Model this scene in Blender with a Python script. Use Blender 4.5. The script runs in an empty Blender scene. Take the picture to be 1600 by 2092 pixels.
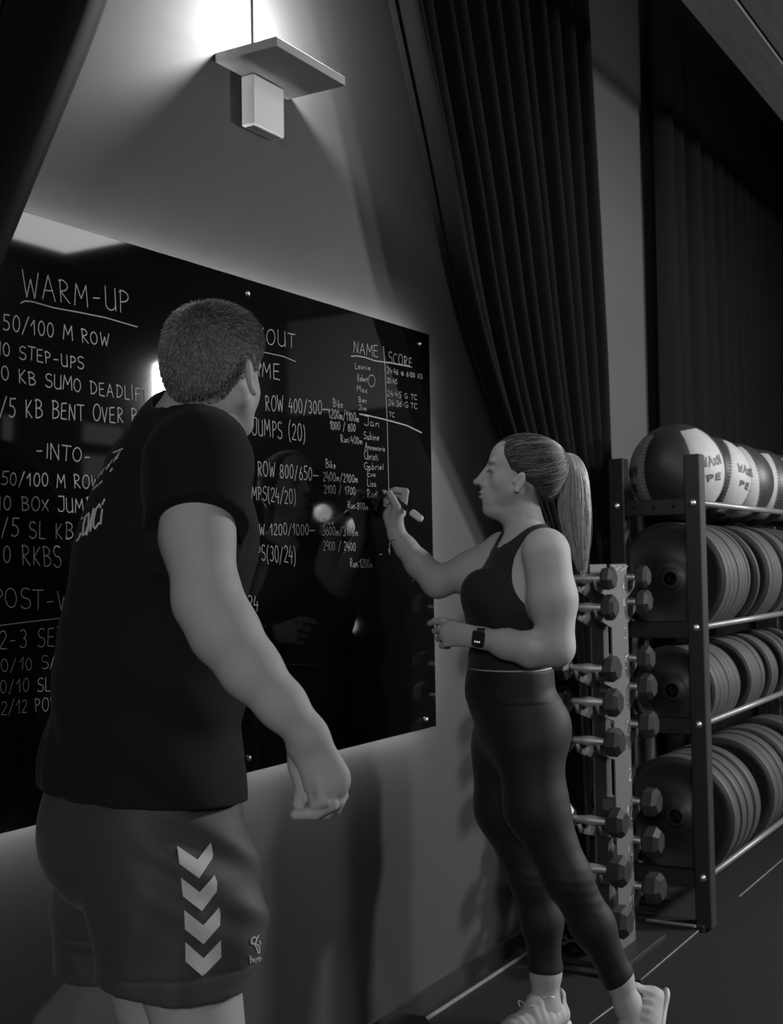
import bpy, math, random
import numpy as np
from mathutils import Vector, Matrix
random.seed(7); rng = np.random.default_rng(7)
SC = bpy.context.scene
COL = SC.collection

# ------------------------------------------------------------------ camera
FPX, CX, CY = 2590.0, 800.0, 1046.0
YAW, PITCH, ROLL, EYE = math.radians(30.6), math.radians(2.35), math.radians(0.97), 1.33
_f = np.array([math.cos(YAW)*math.cos(PITCH), math.sin(YAW)*math.cos(PITCH), math.sin(PITCH)])
_r0 = np.array([math.sin(YAW), -math.cos(YAW), 0.0]); _u0 = np.cross(_r0, _f)
CR = _r0*math.cos(ROLL)-_u0*math.sin(ROLL); CU = _u0*math.cos(ROLL)+_r0*math.sin(ROLL); CF = _f
CAM = np.array([0.0, 0.0, EYE])
cam_data = bpy.data.cameras.new('camera'); cam = bpy.data.objects.new('camera', cam_data); COL.objects.link(cam)
m = Matrix.Identity(4)
for i in range(3):
    m[i][0] = CR[i]; m[i][1] = CU[i]; m[i][2] = -CF[i]; m[i][3] = CAM[i]
cam.matrix_world = m
cam_data.sensor_fit = 'VERTICAL'; cam_data.sensor_height = 36.0; cam_data.lens = 36.0*FPX/2092.0
cam_data.clip_start = 0.05; cam_data.clip_end = 100
cam_data.dof.use_dof = True; cam_data.dof.focus_distance = 2.75
cam_data.dof.aperture_fstop = (cam_data.lens/1000.0)/0.0065
SC.camera = cam

def ray(x, y):                       # measured direction through a point of the photograph
    return CF + CR*(x-CX)/FPX - CU*(y-CY)/FPX
def at(x, y, d):                     # the point d metres into the room on that sight line
    return CAM + ray(x, y)*d
def on(x, y, ax, val):               # where it meets a plane of the room
    d = ray(x, y); return CAM + d*(val-CAM[ax])/d[ax]

# ------------------------------------------------------------------ world, light, exposure
w = bpy.data.worlds.new('dim_room'); SC.world = w; w.use_nodes = True
w.node_tree.nodes['Background'].inputs[0].default_value = (1, 1, 1, 1)
w.node_tree.nodes['Background'].inputs[1].default_value = 0.11
SC.view_settings.view_transform = 'Standard'; SC.view_settings.look = 'None'
SC.view_settings.gamma = 1.0; SC.view_settings.use_curve_mapping = False
SC.view_settings.exposure = 0.0

def look(o, loc, target):
    loc = Vector(loc); o.location = loc
    o.rotation_euler = (Vector(target)-loc).to_track_quat('-Z', 'Y').to_euler()
def area(name, loc, target, sx, sy, power, spread=180):
    l = bpy.data.lights.new(name, 'AREA'); l.shape = 'RECTANGLE'; l.size = sx; l.size_y = sy
    l.energy = power; l.spread = math.radians(spread)
    o = bpy.data.objects.new(name, l); COL.objects.link(o); look(o, loc, target); return o
def spot(name, loc, target, power, angle, blend=0.3, rad=0.06):
    l = bpy.data.lights.new(name, 'SPOT'); l.energy = power; l.spot_size = math.radians(angle)
    l.spot_blend = blend; l.shadow_soft_size = rad
    o = bpy.data.objects.new(name, l); COL.objects.link(o); look(o, loc, target); return o
# key and hall lamps across the hall; fill lamp added behind the camera
LIGHTS = [
    area('key_lamp', (6.33, -1.55, 2.47), (2.6, 1.7, 1.4), 0.34, 0.34, 138),
    area('fill_lamp', (-3.2, -1.3, 2.6), (2.3, 1.3, 1.2), 0.8, 0.8, 88),
    area('hall_lamp', (4.6, -2.6, 3.4), (5.1, 1.7, 1.0), 0.8, 0.8, 34, spread=80),
]

# ------------------------------------------------------------------ materials (black and white photograph: greys only)
MATS = {}
def mat(name, g, rough=0.6, metal=0.0, spec=0.5, noise=0.0, scale=20.0, bump=0.0, bscale=200.0, emit=0.0, sheen=0.0, stretch=None, coat=0.0):
    if name in MATS: return MATS[name]
    M = bpy.data.materials.new(name); M.use_nodes = True; N = M.node_tree.nodes; L = M.node_tree.links
    b = N['Principled BSDF']
    b.inputs['Base Color'].default_value = (g, g, g, 1); b.inputs['Roughness'].default_value = rough
    b.inputs['Metallic'].default_value = metal; b.inputs['Specular IOR Level'].default_value = spec
    if sheen: b.inputs['Sheen Weight'].default_value = sheen; b.inputs['Sheen Roughness'].default_value = 0.5
    if coat: b.inputs['Coat Weight'].default_value = coat
    if emit:
        b.inputs['Emission Color'].default_value = (1, 1, 1, 1); b.inputs['Emission Strength'].default_value = emit
    tc = N.new('ShaderNodeTexCoord'); src = tc.outputs['Object']
    if stretch:
        mp = N.new('ShaderNodeMapping'); mp.inputs['Scale'].default_value = stretch; L.new(src, mp.inputs[0]); src = mp.outputs[0]
    if noise:
        n = N.new('ShaderNodeTexNoise'); n.inputs['Scale'].default_value = scale; n.inputs['Detail'].default_value = 6
        L.new(src, n.inputs['Vector'])
        r = N.new('ShaderNodeMapRange'); r.inputs[3].default_value = g*(1-noise); r.inputs[4].default_value = g*(1+noise)
        L.new(n.outputs['Fac'], r.inputs[0]); L.new(r.outputs[0], b.inputs['Base Color'])
    if bump:
        n2 = N.new('ShaderNodeTexNoise'); n2.inputs['Scale'].default_value = bscale; n2.inputs['Detail'].default_value = 4
        L.new(src, n2.inputs['Vector'])
        bp = N.new('ShaderNodeBump'); bp.inputs['Strength'].default_value = bump; bp.inputs['Distance'].default_value = 0.002
        L.new(n2.outputs['Fac'], bp.inputs['Height']); L.new(bp.outputs[0], b.inputs['Normal'])
    MATS[name] = M; return M
WALL = mat('wall_paint', 0.052, 0.75, spec=0.25, noise=0.10, scale=3, bump=0.10, bscale=350)
FLOOR = mat('rubber_floor', 0.013, 0.7, spec=0.3, noise=0.6, scale=500, bump=0.4, bscale=300)
BLACK = mat('black_steel', 0.024, 0.5, spec=0.4, noise=0.3, scale=40)
CURT = mat('black_velvet', 0.006, 0.9, spec=0.06)
GLASS = mat('black_glass_board', 0.004, 0.035, spec=0.5, noise=0.3, scale=8)
CHALK = mat('marker_ink', 0.34, 0.7, spec=0.2, noise=0.35, scale=120)
WHITEP = mat('white_plastic', 0.62, 0.45)
WHITEB = mat('painted_shelf_board', 0.30, 0.6, noise=0.1, scale=60)
CHROME = mat('chrome', 0.85, 0.30, metal=0.85, bump=0.4, bscale=900)
STEEL = mat('zinc_bolt', 0.7, 0.35, metal=1.0, noise=0.3, scale=300)
RUBBER = mat('black_rubber', 0.026, 0.42, spec=0.5, noise=0.35, scale=30)
GREYM = mat('grey_powder_coat', 0.105, 0.5, spec=0.4, noise=0.15, scale=60, bump=0.3, bscale=600)
SKIN = mat('skin', 0.38, 0.6, spec=0.2, noise=0.07, scale=25, bump=0.12, bscale=500)
LED = mat('led_strip', 0.5, 0.5, emit=160.0)

# ------------------------------------------------------------------ object helpers
def link(o, parent=None):
    COL.objects.link(o)
    if parent is not None: o.parent = parent
    return o
def tag(o, label=None, cat=None, group=None, kind=None):
    if label: o['label'] = label
    if cat: o['category'] = cat
    if group: o['group'] = group
    if kind: o['kind'] = kind
    return o
def empty(name, loc=(0, 0, 0), label=None, cat=None, group=None, rz=0.0):
    o = bpy.data.objects.new(name, None); o.empty_display_size = 0.05; o.location = loc; o.rotation_euler = (0, 0, rz)
    COL.objects.link(o); return tag(o, label, cat, group)
def mesh(name, v, f, material, parent=None, smooth=False):
    me = bpy.data.meshes.new(name); me.from_pydata([tuple(map(float, p)) for p in v], [], f); me.update()
    if smooth: me.polygons.foreach_set('use_smooth', [True]*len(me.polygons))
    me.materials.append(material)
    return link(bpy.data.objects.new(name, me), parent)
class MB:                                       # collects simple solids, builds ONE mesh
    def __init__(s): s.v = []; s.f = []; s.sm = []
    def add(s, v, f, sm=False):
        n = len(s.v); s.v += [tuple(map(float, p)) for p in v]; s.f += [tuple(i+n for i in q) for q in f]; s.sm += [sm]*len(f); return s
    def box(s, c, h, R=None, bev=0.0):          # centre, half sizes, bevel on all edges
        c = np.array(c, float); h = np.array(h, float); bev = min(bev, min(h)*0.9)
        if bev <= 0:
            P = [(x, y, z) for x in (-1, 1) for y in (-1, 1) for z in (-1, 1)]
            v = np.array(P)*h; F = [(0, 1, 3, 2), (4, 6, 7, 5), (0, 4, 5, 1), (2, 3, 7, 6), (0, 2, 6, 4), (1, 5, 7, 3)]
        else:
            v = []; idx = {}
            for sx in (-1, 1):
                for sy in (-1, 1):
                    for sz in (-1, 1):
                        S = np.array([sx, sy, sz])
                        for a in range(3):
                            q = S*(h-bev); q[a] = S[a]*h[a]; idx[(sx, sy, sz, a)] = len(v); v.append(q)
            v = np.array(v); F = []
            for a in range(3):
                b, c2 = [(1, 2), (2, 0), (0, 1)][a]
                for sg in (-1, 1):
                    q = []
                    for (x, y) in ((-1, -1), (1, -1), (1, 1), (-1, 1)):
                        S = [0, 0, 0]; S[a] = sg; S[b] = x; S[c2] = y; q.append(idx[(*S, a)])
                    F.append(tuple(q if sg > 0 else q[::-1]))
            for a in range(3):
                b, c2 = [(1, 2), (2, 0), (0, 1)][a]
                for x in (-1, 1):
                    for y in (-1, 1):
                        S0 = [0, 0, 0]; S0[a] = -1; S0[b] = x; S0[c2] = y; S1 = list(S0); S1[a] = 1
                        q = (idx[(*S0, b)], idx[(*S1, b)], idx[(*S1, c2)], idx[(*S0, c2)])
                        F.append(q if x*y < 0 else q[::-1])
            for k in [(x, y, z) for x in (-1, 1) for y in (-1, 1) for z in (-1, 1)]:
                q = (idx[(*k, 0)], idx[(*k, 1)], idx[(*k, 2)]); F.append(q if k[0]*k[1]*k[2] > 0 else q[::-1])
        if R is not None: v = v @ np.array(R).T
        return s.add(v+c, F)
    def tube(s, pts, r, n=10, cap=True, sm=True):
        pts = [np.array(p, float) for p in pts]; rr = r if hasattr(r, '__len__') else [r]*len(pts)
        t0 = pts[1]-pts[0]; up = np.array([0, 0, 1.0]) if abs(t0[2]) < 0.9*np.linalg.norm(t0) else np.array([1.0, 0, 0])
        V = []; a = None
        for i, p in enumerate(pts):
            t = pts[min(i+1, len(pts)-1)]-pts[max(i-1, 0)]; t = t/(np.linalg.norm(t)+1e-12)
            if a is None: a = np.cross(t, up)
            a = a-t*np.dot(a, t); a /= np.linalg.norm(a)+1e-12; b = np.cross(t, a)
            for k in range(n):
                th = 2*math.pi*k/n; V.append(p+rr[i]*(a*math.cos(th)+b*math.sin(th)))
        F = [(i*n+k, i*n+(k+1) % n, (i+1)*n+(k+1) % n, (i+1)*n+k) for i in range(len(pts)-1) for k in range(n)]
        s.add(V, F, sm)
        if cap:
            m0 = len(s.v)-len(V); s.f.append(tuple(m0+k for k in range(n))[::-1]); s.f.append(tuple(m0+(len(pts)-1)*n+k for k in range(n))); s.sm += [False, False]
        return s
    def lathe(s, c, axis, prof, n=32, sm=True):  # profile (radius, along axis)
        c = np.array(c, float); t = np.array(axis, float); t /= np.linalg.norm(t)
        up = np.array([0, 0, 1.0]) if abs(t[2]) < 0.9 else np.array([1.0, 0, 0]); a = np.cross(t, up); a /= np.linalg.norm(a); b = np.cross(t, a)
        V = [c+t*h+r*(a*math.cos(2*math.pi*k/n)+b*math.sin(2*math.pi*k/n)) for r, h in prof for k in range(n)]
        F = [(i*n+k, i*n+(k+1) % n, (i+1)*n+(k+1) % n, (i+1)*n+k) for i in range(len(prof)-1) for k in range(n)]
        return s.add(V, F, sm)
    def prism(s, poly, ax, h0, h1, sm=False):    # polygon in the two other axes, extruded along ax
        n = len(poly); V = []
        for h in (h0, h1):
            for p in poly:
                q = [0, 0, 0]; o = [i for i in range(3) if i != ax]; q[o[0]] = p[0]; q[o[1]] = p[1]; q[ax] = h; V.append(q)
        return s.add(V, [tuple(range(n)), tuple(range(2*n-1, n-1, -1))]+[(k, k+n, (k+1) % n+n, (k+1) % n) for k in range(n)], sm)
    def build(s, name, material, parent=None):
        me = bpy.data.meshes.new(name); me.from_pydata(s.v, [], s.f); me.update()
        me.polygons.foreach_set('use_smooth', s.sm); me.materials.append(material)
        import bmesh
        bm = bmesh.new(); bm.from_mesh(me); bmesh.ops.recalc_face_normals(bm, faces=bm.faces); bm.to_mesh(me); bm.free()
        return link(bpy.data.objects.new(name, me), parent)
def copy_tree(o, parent=None):
    c = o.copy(); COL.objects.link(c); c.parent = parent
    for ch in o.children: copy_tree(ch, c)
    return c
# ================================================================== the room
WY = 1.90
def slab(name, c, h, m_, **k): 
    o = MB().box(c, h).build(name, m_); tag(o, kind='structure', **k); return o
slab('wall_left', (4.5, WY+0.1, 2.1), (7.5, 0.1, 2.1), WALL)
slab('floor', (4.5, -1.4, -0.05), (7.5, 3.4, 0.05), FLOOR)
slab('ceiling', (4.5, -1.4, 4.25), (7.5, 3.4, 0.05), BLACK)
slab('baseboard_left', (4.5, WY-0.008, 0.028), (7.5, 0.008, 0.028), BLACK)
EDGE = mat('worn_metal_edge', 0.22, 0.5, noise=0.5, scale=40)
slab('trim_1', (3.62, 1.845, 0.0035), (0.42, 0.004, 0.0035), EDGE)
# far end wall (seen only in the board's reflection): grey upper band over dark curtain line
FARW = mat('grey_far_wall', 0.45, 0.8)
zz = [on(650, 845, 0, 12.0)[2]]
slab('trim_5', (11.98, -1.4, (zz[0]+4.15)/2), (0.015, 3.3, (4.15-zz[0])/2), FARW)
area('far_wall_fill', (10.0, -3.3, 2.6), (12, -4.1, 3.6), 0.5, 0.5, 22)  # unseen fill, added to brighten the grey band for the board's reflection
slab('wall_right', (12.1, -1.4, 2.1), (0.1, 3.4, 2.1), BLACK)
# timber soffit running along the hall beside the curtain rail, built of boards
SOFF = mat('soffit_timber', 0.085, 0.6, noise=0.35, scale=5, stretch=(0.5, 8, 8))
sof = empty('ceiling_soffit', (6, 0.2, 3.2)); tag(sof, kind='structure')
sof.name = 'trim_2'
ys = [1.27, 1.265-0.16, 0.93, 0.76, 0.58, 0.40, 0.22, 0.04]
for k in range(len(ys)-1):
    y1, y0 = ys[k], ys[k+1]
    b = MB().box((0.8, (y0+y1)/2-0.2, 0.012+0.004*(k % 2)), (5.3, (y1-y0)/2-0.004, 0.012), bev=0.003).build('board', SOFF, sof)
MB().box((0.8, 1.055, 0.12), (5.3, 0.012, 0.1)).build('fascia_board', SOFF, sof)
for k in range(14):
    MB().lathe((-3.6+0.6*k, 1.041, 0.06), (0, -1, 0), [(0, 0.006), (0.006, 0.005), (0.008, 0)], 10).build('screw_head', STEEL, sof)

# ------------------------------------------------------------------ curtains
def curtain(name, xl, xr, z0, z1, yc, folds, amp, label, tie=None, seed=0, ncol=420, nrow=70, lead=0.0):
    rs = np.random.default_rng(seed); ph = np.cumsum(rs.uniform(0.6, 1.4, folds+1)); ph = (ph-ph[0])/(ph[-1]-ph[0])
    s = np.linspace(0, 1, ncol); u = np.interp(s, ph, np.arange(folds+1)); amps = np.interp(s, np.linspace(0, 1, folds*2), rs.uniform(0.55, 1.15, folds*2))
    V = []
    for z in np.linspace(z1, z0, nrow):
        a = xl(z); b = xr(z); g = 1.0
        if tie: g = 0.45+0.55*min(1, abs(z-tie)/0.9)
        y = yc+amp*g*amps*(np.sin(2*np.pi*u)+0.28*np.sin(4*np.pi*u+1.0+z*0.3)+0.12*np.sin(2*np.pi*u*3+z*1.3))
        y = y-lead*np.exp(-(s/0.12)**2)
        x = a+(b-a)*(s+0.010*np.sin(2*np.pi*u+1.2))
        V += [(x[i], y[i], z) for i in range(ncol)]
    F = [(r*ncol+c, r*ncol+c+1, (r+1)*ncol+c+1, (r+1)*ncol+c) for r in range(nrow-1) for c in range(ncol-1)]
    o = mesh(name, V, F, CURT, smooth=True); md = o.modifiers.new('thick', 'SOLIDIFY'); md.thickness = 0.004
    tag(o, label, 'curtain'); return o
def edge_right(z): return 0.04+0.977*float(np.interp(1.33+(z-1.33)/0.977, [0, 0.9, 1.25, 1.73, 1.94, 2.19, 2.495, 2.9, 4.2], [4.15, 4.16, 4.12, 3.66, 3.47, 3.31, 3.19, 3.0, 2.44]))
def smooth_edge(fn):
    return lambda z: sum(fn(z+d) for d in (-0.12, -0.06, 0, 0.06, 0.12))/5
curtain('stage_curtain', smooth_edge(edge_right), lambda z: 4.72-.07*(z-1.82), 0.03, 4.15, 1.81, 13, 0.035,
        'black pleated curtain beside the bare wall strip, its edge slanting down behind the woman', tie=1.2, seed=3, lead=0.09)
def edge_left(z): return float(np.interp(z, [0, 0.8, 1.2, 1.65, 2.394, 4.2], [0.77, 0.78, 0.88, 1.41, 1.765, 2.43]))
curtain('stage_curtain', lambda z: -1.2, smooth_edge(edge_left), 0.03, 4.15, 1.68, 12, 0.04,
        'black curtain slanting across the top left corner, over the end of the board', tie=1.2, seed=5)
curtain('window_curtain', lambda z: 5.43+0.004*z, lambda z: 11.5, 0.03, 4.15, 1.835, 34, 0.035,
        'black pleated curtain hanging straight behind the weight plate rack', seed=8, ncol=900)
rail = MB().tube([(-1.5, 1.72, 4.17), (12, 1.72, 4.17)], 0.02).build('curtain_rail', BLACK); tag(rail, 'black curtain rail under the ceiling above all three curtains', 'rail')

# ------------------------------------------------------------------ writing board
BX0, BX1, BZ0, BZ1, BY = 1.02, 3.405, 0.835, 2.035, 1.868      # front face at y = BY
board = empty('writing_board', ((BX0+BX1)/2, WY, BZ0), 'large glossy black writing board on the wall covered in white marker handwriting', 'board')
BL = np.array(board.location)
pn = MB().box(np.array([(BX0+BX1)/2, BY+0.004, (BZ0+BZ1)/2])-BL, ((BX1-BX0)/2, 0.004, (BZ1-BZ0)/2), bev=0.001).build('glass_panel', GLASS, board)
for a in ((505, 600), (857, 703), (870, 1470), (508, 1549)):
    p = on(*a, 1, BY); MB().lathe(p-BL, (0, -1, 0), [(0, 0.007), (0.004, 0.0065), (0.0075, 0.004), (0.008, 0)], 16).build('screw', STEEL, board)
LI = 0.05; ZM = (BZ0+BZ1)/2; XM = (BX0+BX1)/2
for (c, h) in (((XM, 1.8785, BZ1-LI), (XM-BX0-LI, 0.0025, 0.003)), ((XM, 1.8785, BZ0+LI), (XM-BX0-LI, 0.0025, 0.003)),
               ((BX1-LI, 1.8785, ZM), (0.003, 0.0025, ZM-BZ0-LI)), ((BX0+LI, 1.8785, ZM), (0.003, 0.0025, ZM-BZ0-LI))):
    MB().box(np.array(c)-BL, h).build('light_strip', LED, board)
for x in (1.6, 2.48, 3.3):
    for z in (0.95, 1.93):
        MB().lathe(np.array([x, WY, z])-BL, (0, -1, 0), [(0.008, 0.0015), (0.008, 0.024)], 12).build('standoff', STEEL, board)

# stroke font: every glyph is a few polylines in a box one unit high
def _arc(cx, cy, rx, ry, a0, a1, n=10): return [(cx+rx*math.cos(math.radians(a0+(a1-a0)*i/n)), cy+ry*math.sin(math.radians(a0+(a1-a0)*i/n))) for i in range(n+1)]
G = {
 'A': (.62, [[(0, 0), (.3, 1), (.6, -.02)], [(.1, .36), (.5, .4)]]), 'B': (.58, [[(.1, 0), (.08, 1)], [(.0, .93)]+_arc(.12, .75, .36, .24, 85, -80)+_arc(.14, .27, .42, .27, 85, -95)]),
 'C': (.55, [_arc(.38, .5, .36, .5, 50, 310, 14)]), 'D': (.6, [[(.1, 0), (.08, 1)], [(0, .95)]+_arc(.08, .5, .5, .48, 85, -90)]),
 'E': (.5, [[(.45, 1), (.05, .95), (.03, .03), (.48, 0)], [(.05, .5), (.4, .53)]]), 'F': (.5, [[(.48, 1), (.08, .95), (.08, 0)], [(0, .5), (.4, .55)]]),
 'G': (.6, [_arc(.38, .5, .36, .5, 55, 330, 14)+[(.66, .45), (.4, .45)]]), 'H': (.55, [[(.05, 1), (.03, 0)], [(.5, 1), (.48, 0)], [(.05, .5), (.5, .5)]]),
 'I': (.15, [[(.07, 1), (.07, 0)]]), 'J': (.45, [[(.0, 1), (.4, 1)]+_arc(.2, .2, .22, .22, 10, -170)]), 'K': (.55, [[(.08, 1), (.08, 0)], [(.5, 1), (.1, .45), (.52, 0)]]),
 'L': (.45, [[(.05, 1), (.05, .02), (.45, 0)]]), 'M': (.7, [[(.0, 0), (.08, 1), (.34, .35), (.6, 1), (.68, 0)]]), 'N': (.55, [[(0, 0), (.05, 1), (.48, .02), (.52, 1)]]),
 'O': (.62, [_arc(.3, .5, .29, .5, 100, 460, 18)]), 'P': (.5, [[(.08, 0), (.06, 1)], [(.0, .9)]+_arc(.1, .73, .36, .26, 80, -95)]),
 'R': (.56, [[(.08, 0), (.06, 1)], [(.0, .92)]+_arc(.1, .74, .34, .25, 80, -95)+[(.52, 0)]]), 'S': (.5, [_arc(.27, .74, .24, .25, 40, 265, 9)+_arc(.24, .25, .26, .26, 90, -150, 9)]),
 'T': (.55, [[(0, 1), (.58, 1)], [(.3, 1), (.27, 0)]]), 'U': (.55, [[(.03, 1)]+_arc(.27, .27, .24, .27, 180, 350)+[(.5, 1), (.52, 0)]]), 'V': (.5, [[(0, 1), (.24, 0), (.48, 1)]]),
 'W': (.72, [[(0, 1), (.17, 0), (.35, .7), (.52, 0), (.7, 1)]]), 'X': (.5, [[(0, .7), (.45, 0)], [(.45, .75), (0, 0)]]),
 '0': (.5, [_arc(.24, .5, .23, .5, 100, 460, 16)]), '1': (.34, [[(0, .6), (.26, 1), (.24, 0)]]), '2': (.5, [_arc(.24, .74, .22, .26, 160, -20, 8)+[(.02, .02), (.5, .0)]]),
 '3': (.48, [_arc(.2, .75, .22, .25, 140, -80, 8)+_arc(.2, .26, .26, .27, 80, -140, 9)]), '4': (.5, [[(.2, 1), (0, .38), (.48, .36)], [(.4, .65), (.34, -.08)]]),
 '5': (.5, [[(.5, 1), (.12, .98), (.08, .58)]+_arc(.18, .3, .27, .3, 90, -130, 9)]), '6': (.48, [[(.35, 1)]+_arc(.24, .28, .22, .28, 150, 500, 12)]), '7': (.48, [[(0, 1), (.46, 1), (.16, 0)], [(.1, .5), (.42, .52)]]),
 '8': (.48, [_arc(.23, .76, .19, .24, 0, 360, 12), _arc(.23, .26, .23, .27, 0, 360, 12)]), '9': (.48, [_arc(.24, .72, .22, .27, 0, 360, 12)+[(.4, 0)]]),
 '/': (.5, [[(0, -.12), (.46, 1.08)]]), '-': (.5, [[(.06, .42), (.4, .46)]]), '_': (.9, [[(.0, .42), (.8, .44)]]), '(': (.32, [_arc(.4, .45, .32, .68, 115, 245)]), ')': (.32, [_arc(-.08, .45, .32, .68, 65, -65)]),
 ':': (.2, [[(.08, .7), (.1, .62)], [(.08, .2), (.1, .12)]]), '.': (.2, [[(.08, .04), (.12, 0)]]), ' ': (.4, []), '@': (.6, [_arc(.3, .35, .28, .33, 0, 330, 12), _arc(.3, .35, .1, .13, 0, 360, 6)]),
 'a': (.42, [_arc(.18, .26, .17, .24, 60, 400, 10)+[(.38, 0)]]), 'b': (.42, [[(.05, 1), (.04, 0)], _arc(.2, .26, .17, .25, 150, -160, 10)]), 'c': (.36, [_arc(.2, .26, .18, .25, 50, 310, 9)]),
 'd': (.42, [_arc(.18, .26, .17, .24, 60, 400, 10), [(.38, .98), (.36, 0)]]), 'e': (.38, [[(.03, .28), (.33, .3)]+_arc(.19, .27, .16, .24, 10, 320, 10)]), 'f': (.3, [[(.3, .95), (.14, .9), (.12, 0)], [(0, .5), (.28, .52)]]),
 'g': (.4, [_arc(.18, .26, .17, .24, 60, 400, 10)+[(.34, -.3), (.05, -.35)]]), 'h': (.42, [[(.04, 1), (.04, 0)], [(.04, .3)]+_arc(.2, .3, .15, .18, 150, 0, 6)+[(.36, 0)]]), 'i': (.16, [[(.07, .5), (.08, 0)], [(.07, .75), (.09, .7)]]),
 'k': (.4, [[(.04, 1), (.04, 0)], [(.34, .5), (.06, .24), (.38, 0)]]), 'l': (.16, [[(.07, 1), (.08, 0)]]), 'm': (.6, [[(0, 0), (.04, .48), (.1, .4), (.24, .48), (.28, 0), (.3, .4), (.48, .47), (.54, 0)]]),
 'n': (.42, [[(0, 0), (.04, .48), (.1, .38), (.3, .47), (.36, 0)]]), 'o': (.38, [_arc(.18, .26, .17, .25, 90, 450, 10)]), 'r': (.3, [[(.03, 0), (.05, .48), (.12, .4), (.3, .5)]]),
 's': (.34, [_arc(.17, .37, .13, .12, 30, 260, 6)+_arc(.15, .12, .14, .13, 80, -150, 6)]), 't': (.3, [[(.12, .85), (.12, 0)], [(0, .55), (.28, .57)]]), 'u': (.42, [[(.02, .5), (.06, .05), (.2, 0), (.34, .12), (.36, .5), (.38, 0)]]),
 'v': (.36, [[(0, .5), (.17, 0), (.34, .5)]]),
 'x': (.36, [[(0, .5), (.32, 0)], [(.32, .5), (0, 0)]]),
}
def strokes(text):
    out = []; x = 0.0
    for ch in text:
        wd, ss = G[ch]; r = random.uniform(-.05, .05); sh = random.uniform(-.04, .04); sc = random.uniform(.92, 1.06)
        for s in ss: out.append([(x+(px+py*r)*sc, py*sc+sh) for px, py in s])
        x += wd+0.16
    return out, x-0.16
def ribbons(polys, wd):                      # 2-D polylines -> flat stroked quads with round-ish joints
    V = []; F = []
    for pl in polys:
        for i in range(len(pl)-1):
            a = np.array(pl[i]); b = np.array(pl[i+1]); t = b-a; n = np.linalg.norm(t)
            if n < 1e-6: continue
            t /= n; q = np.array([-t[1], t[0]]); e = wd*0.35
            k = len(V); V += [a-t*e+q*wd/2*0.6, a+q*wd/2, b+q*wd/2, b+t*e+q*wd/2*0.6, b+t*e-q*wd/2*0.6, b-q*wd/2, a-q*wd/2, a-t*e-q*wd/2*0.6]
            F.append(tuple(range(k, k+8)))
    return V, F
def write(text, p0, p1, h0, h1=None, wd=0.0032, label=None):
    """Handwriting on the board: the baseline runs between two measured points of the board plane."""
    h1 = h1 or h0; a = on(*p0, 1, BY); b = on(*p1, 1, BY)
    ha = on(p0[0], p0[1]-h0, 1, BY)[2]-a[2]; hb = on(p1[0], p1[1]-h1, 1, BY)[2]-b[2]
    ss, W = strokes(text); P = []; wd = wd*.82; spaces = []; x = 0.0
    for ch in text:
        if ch == ' ': spaces.append(x+.2)
        x += G[ch][0]+0.16
    spaces.append(1e9); words = {}
    for s in ss:
        q = []
        for (x, y) in s:
            f = x/W; q.append((a[0]+(b[0]-a[0])*f, a[2]+(b[2]-a[2])*f+y*(ha+(hb-ha)*f)))
        words.setdefault(sum(1 for sp in spaces if s[0][0] > sp), []).append(q)
    tw = text.replace('_', ' -').split(' ')
    for k, P in words.items(): ink(P, wd, 'handwritten marker text reading '+(text.replace('_', '-').split(' ')+['']*9)[k])
_ink_n = [0]
def ink(P, wd, label=None):
    V, F = ribbons(P, wd); _ink_n[0] += 1; n = len(F)
    V = [(v[0]-BL[0], BY-0.0008-0.0000012*(i//8)-BL[1], v[1]-BL[2]) for i, v in enumerate(V)]
    o = mesh('handwriting', V, F, CHALK, board)
    if label: o['label'] = label
def line(pts, wd=0.003, label='ruled marker line'):
    P = [[(q[0], q[2]) for q in (on(*p, 1, BY) for p in pts)]]; ink(P, wd, label)
L_ = lambda s: 'handwritten line reading '+s
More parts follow.
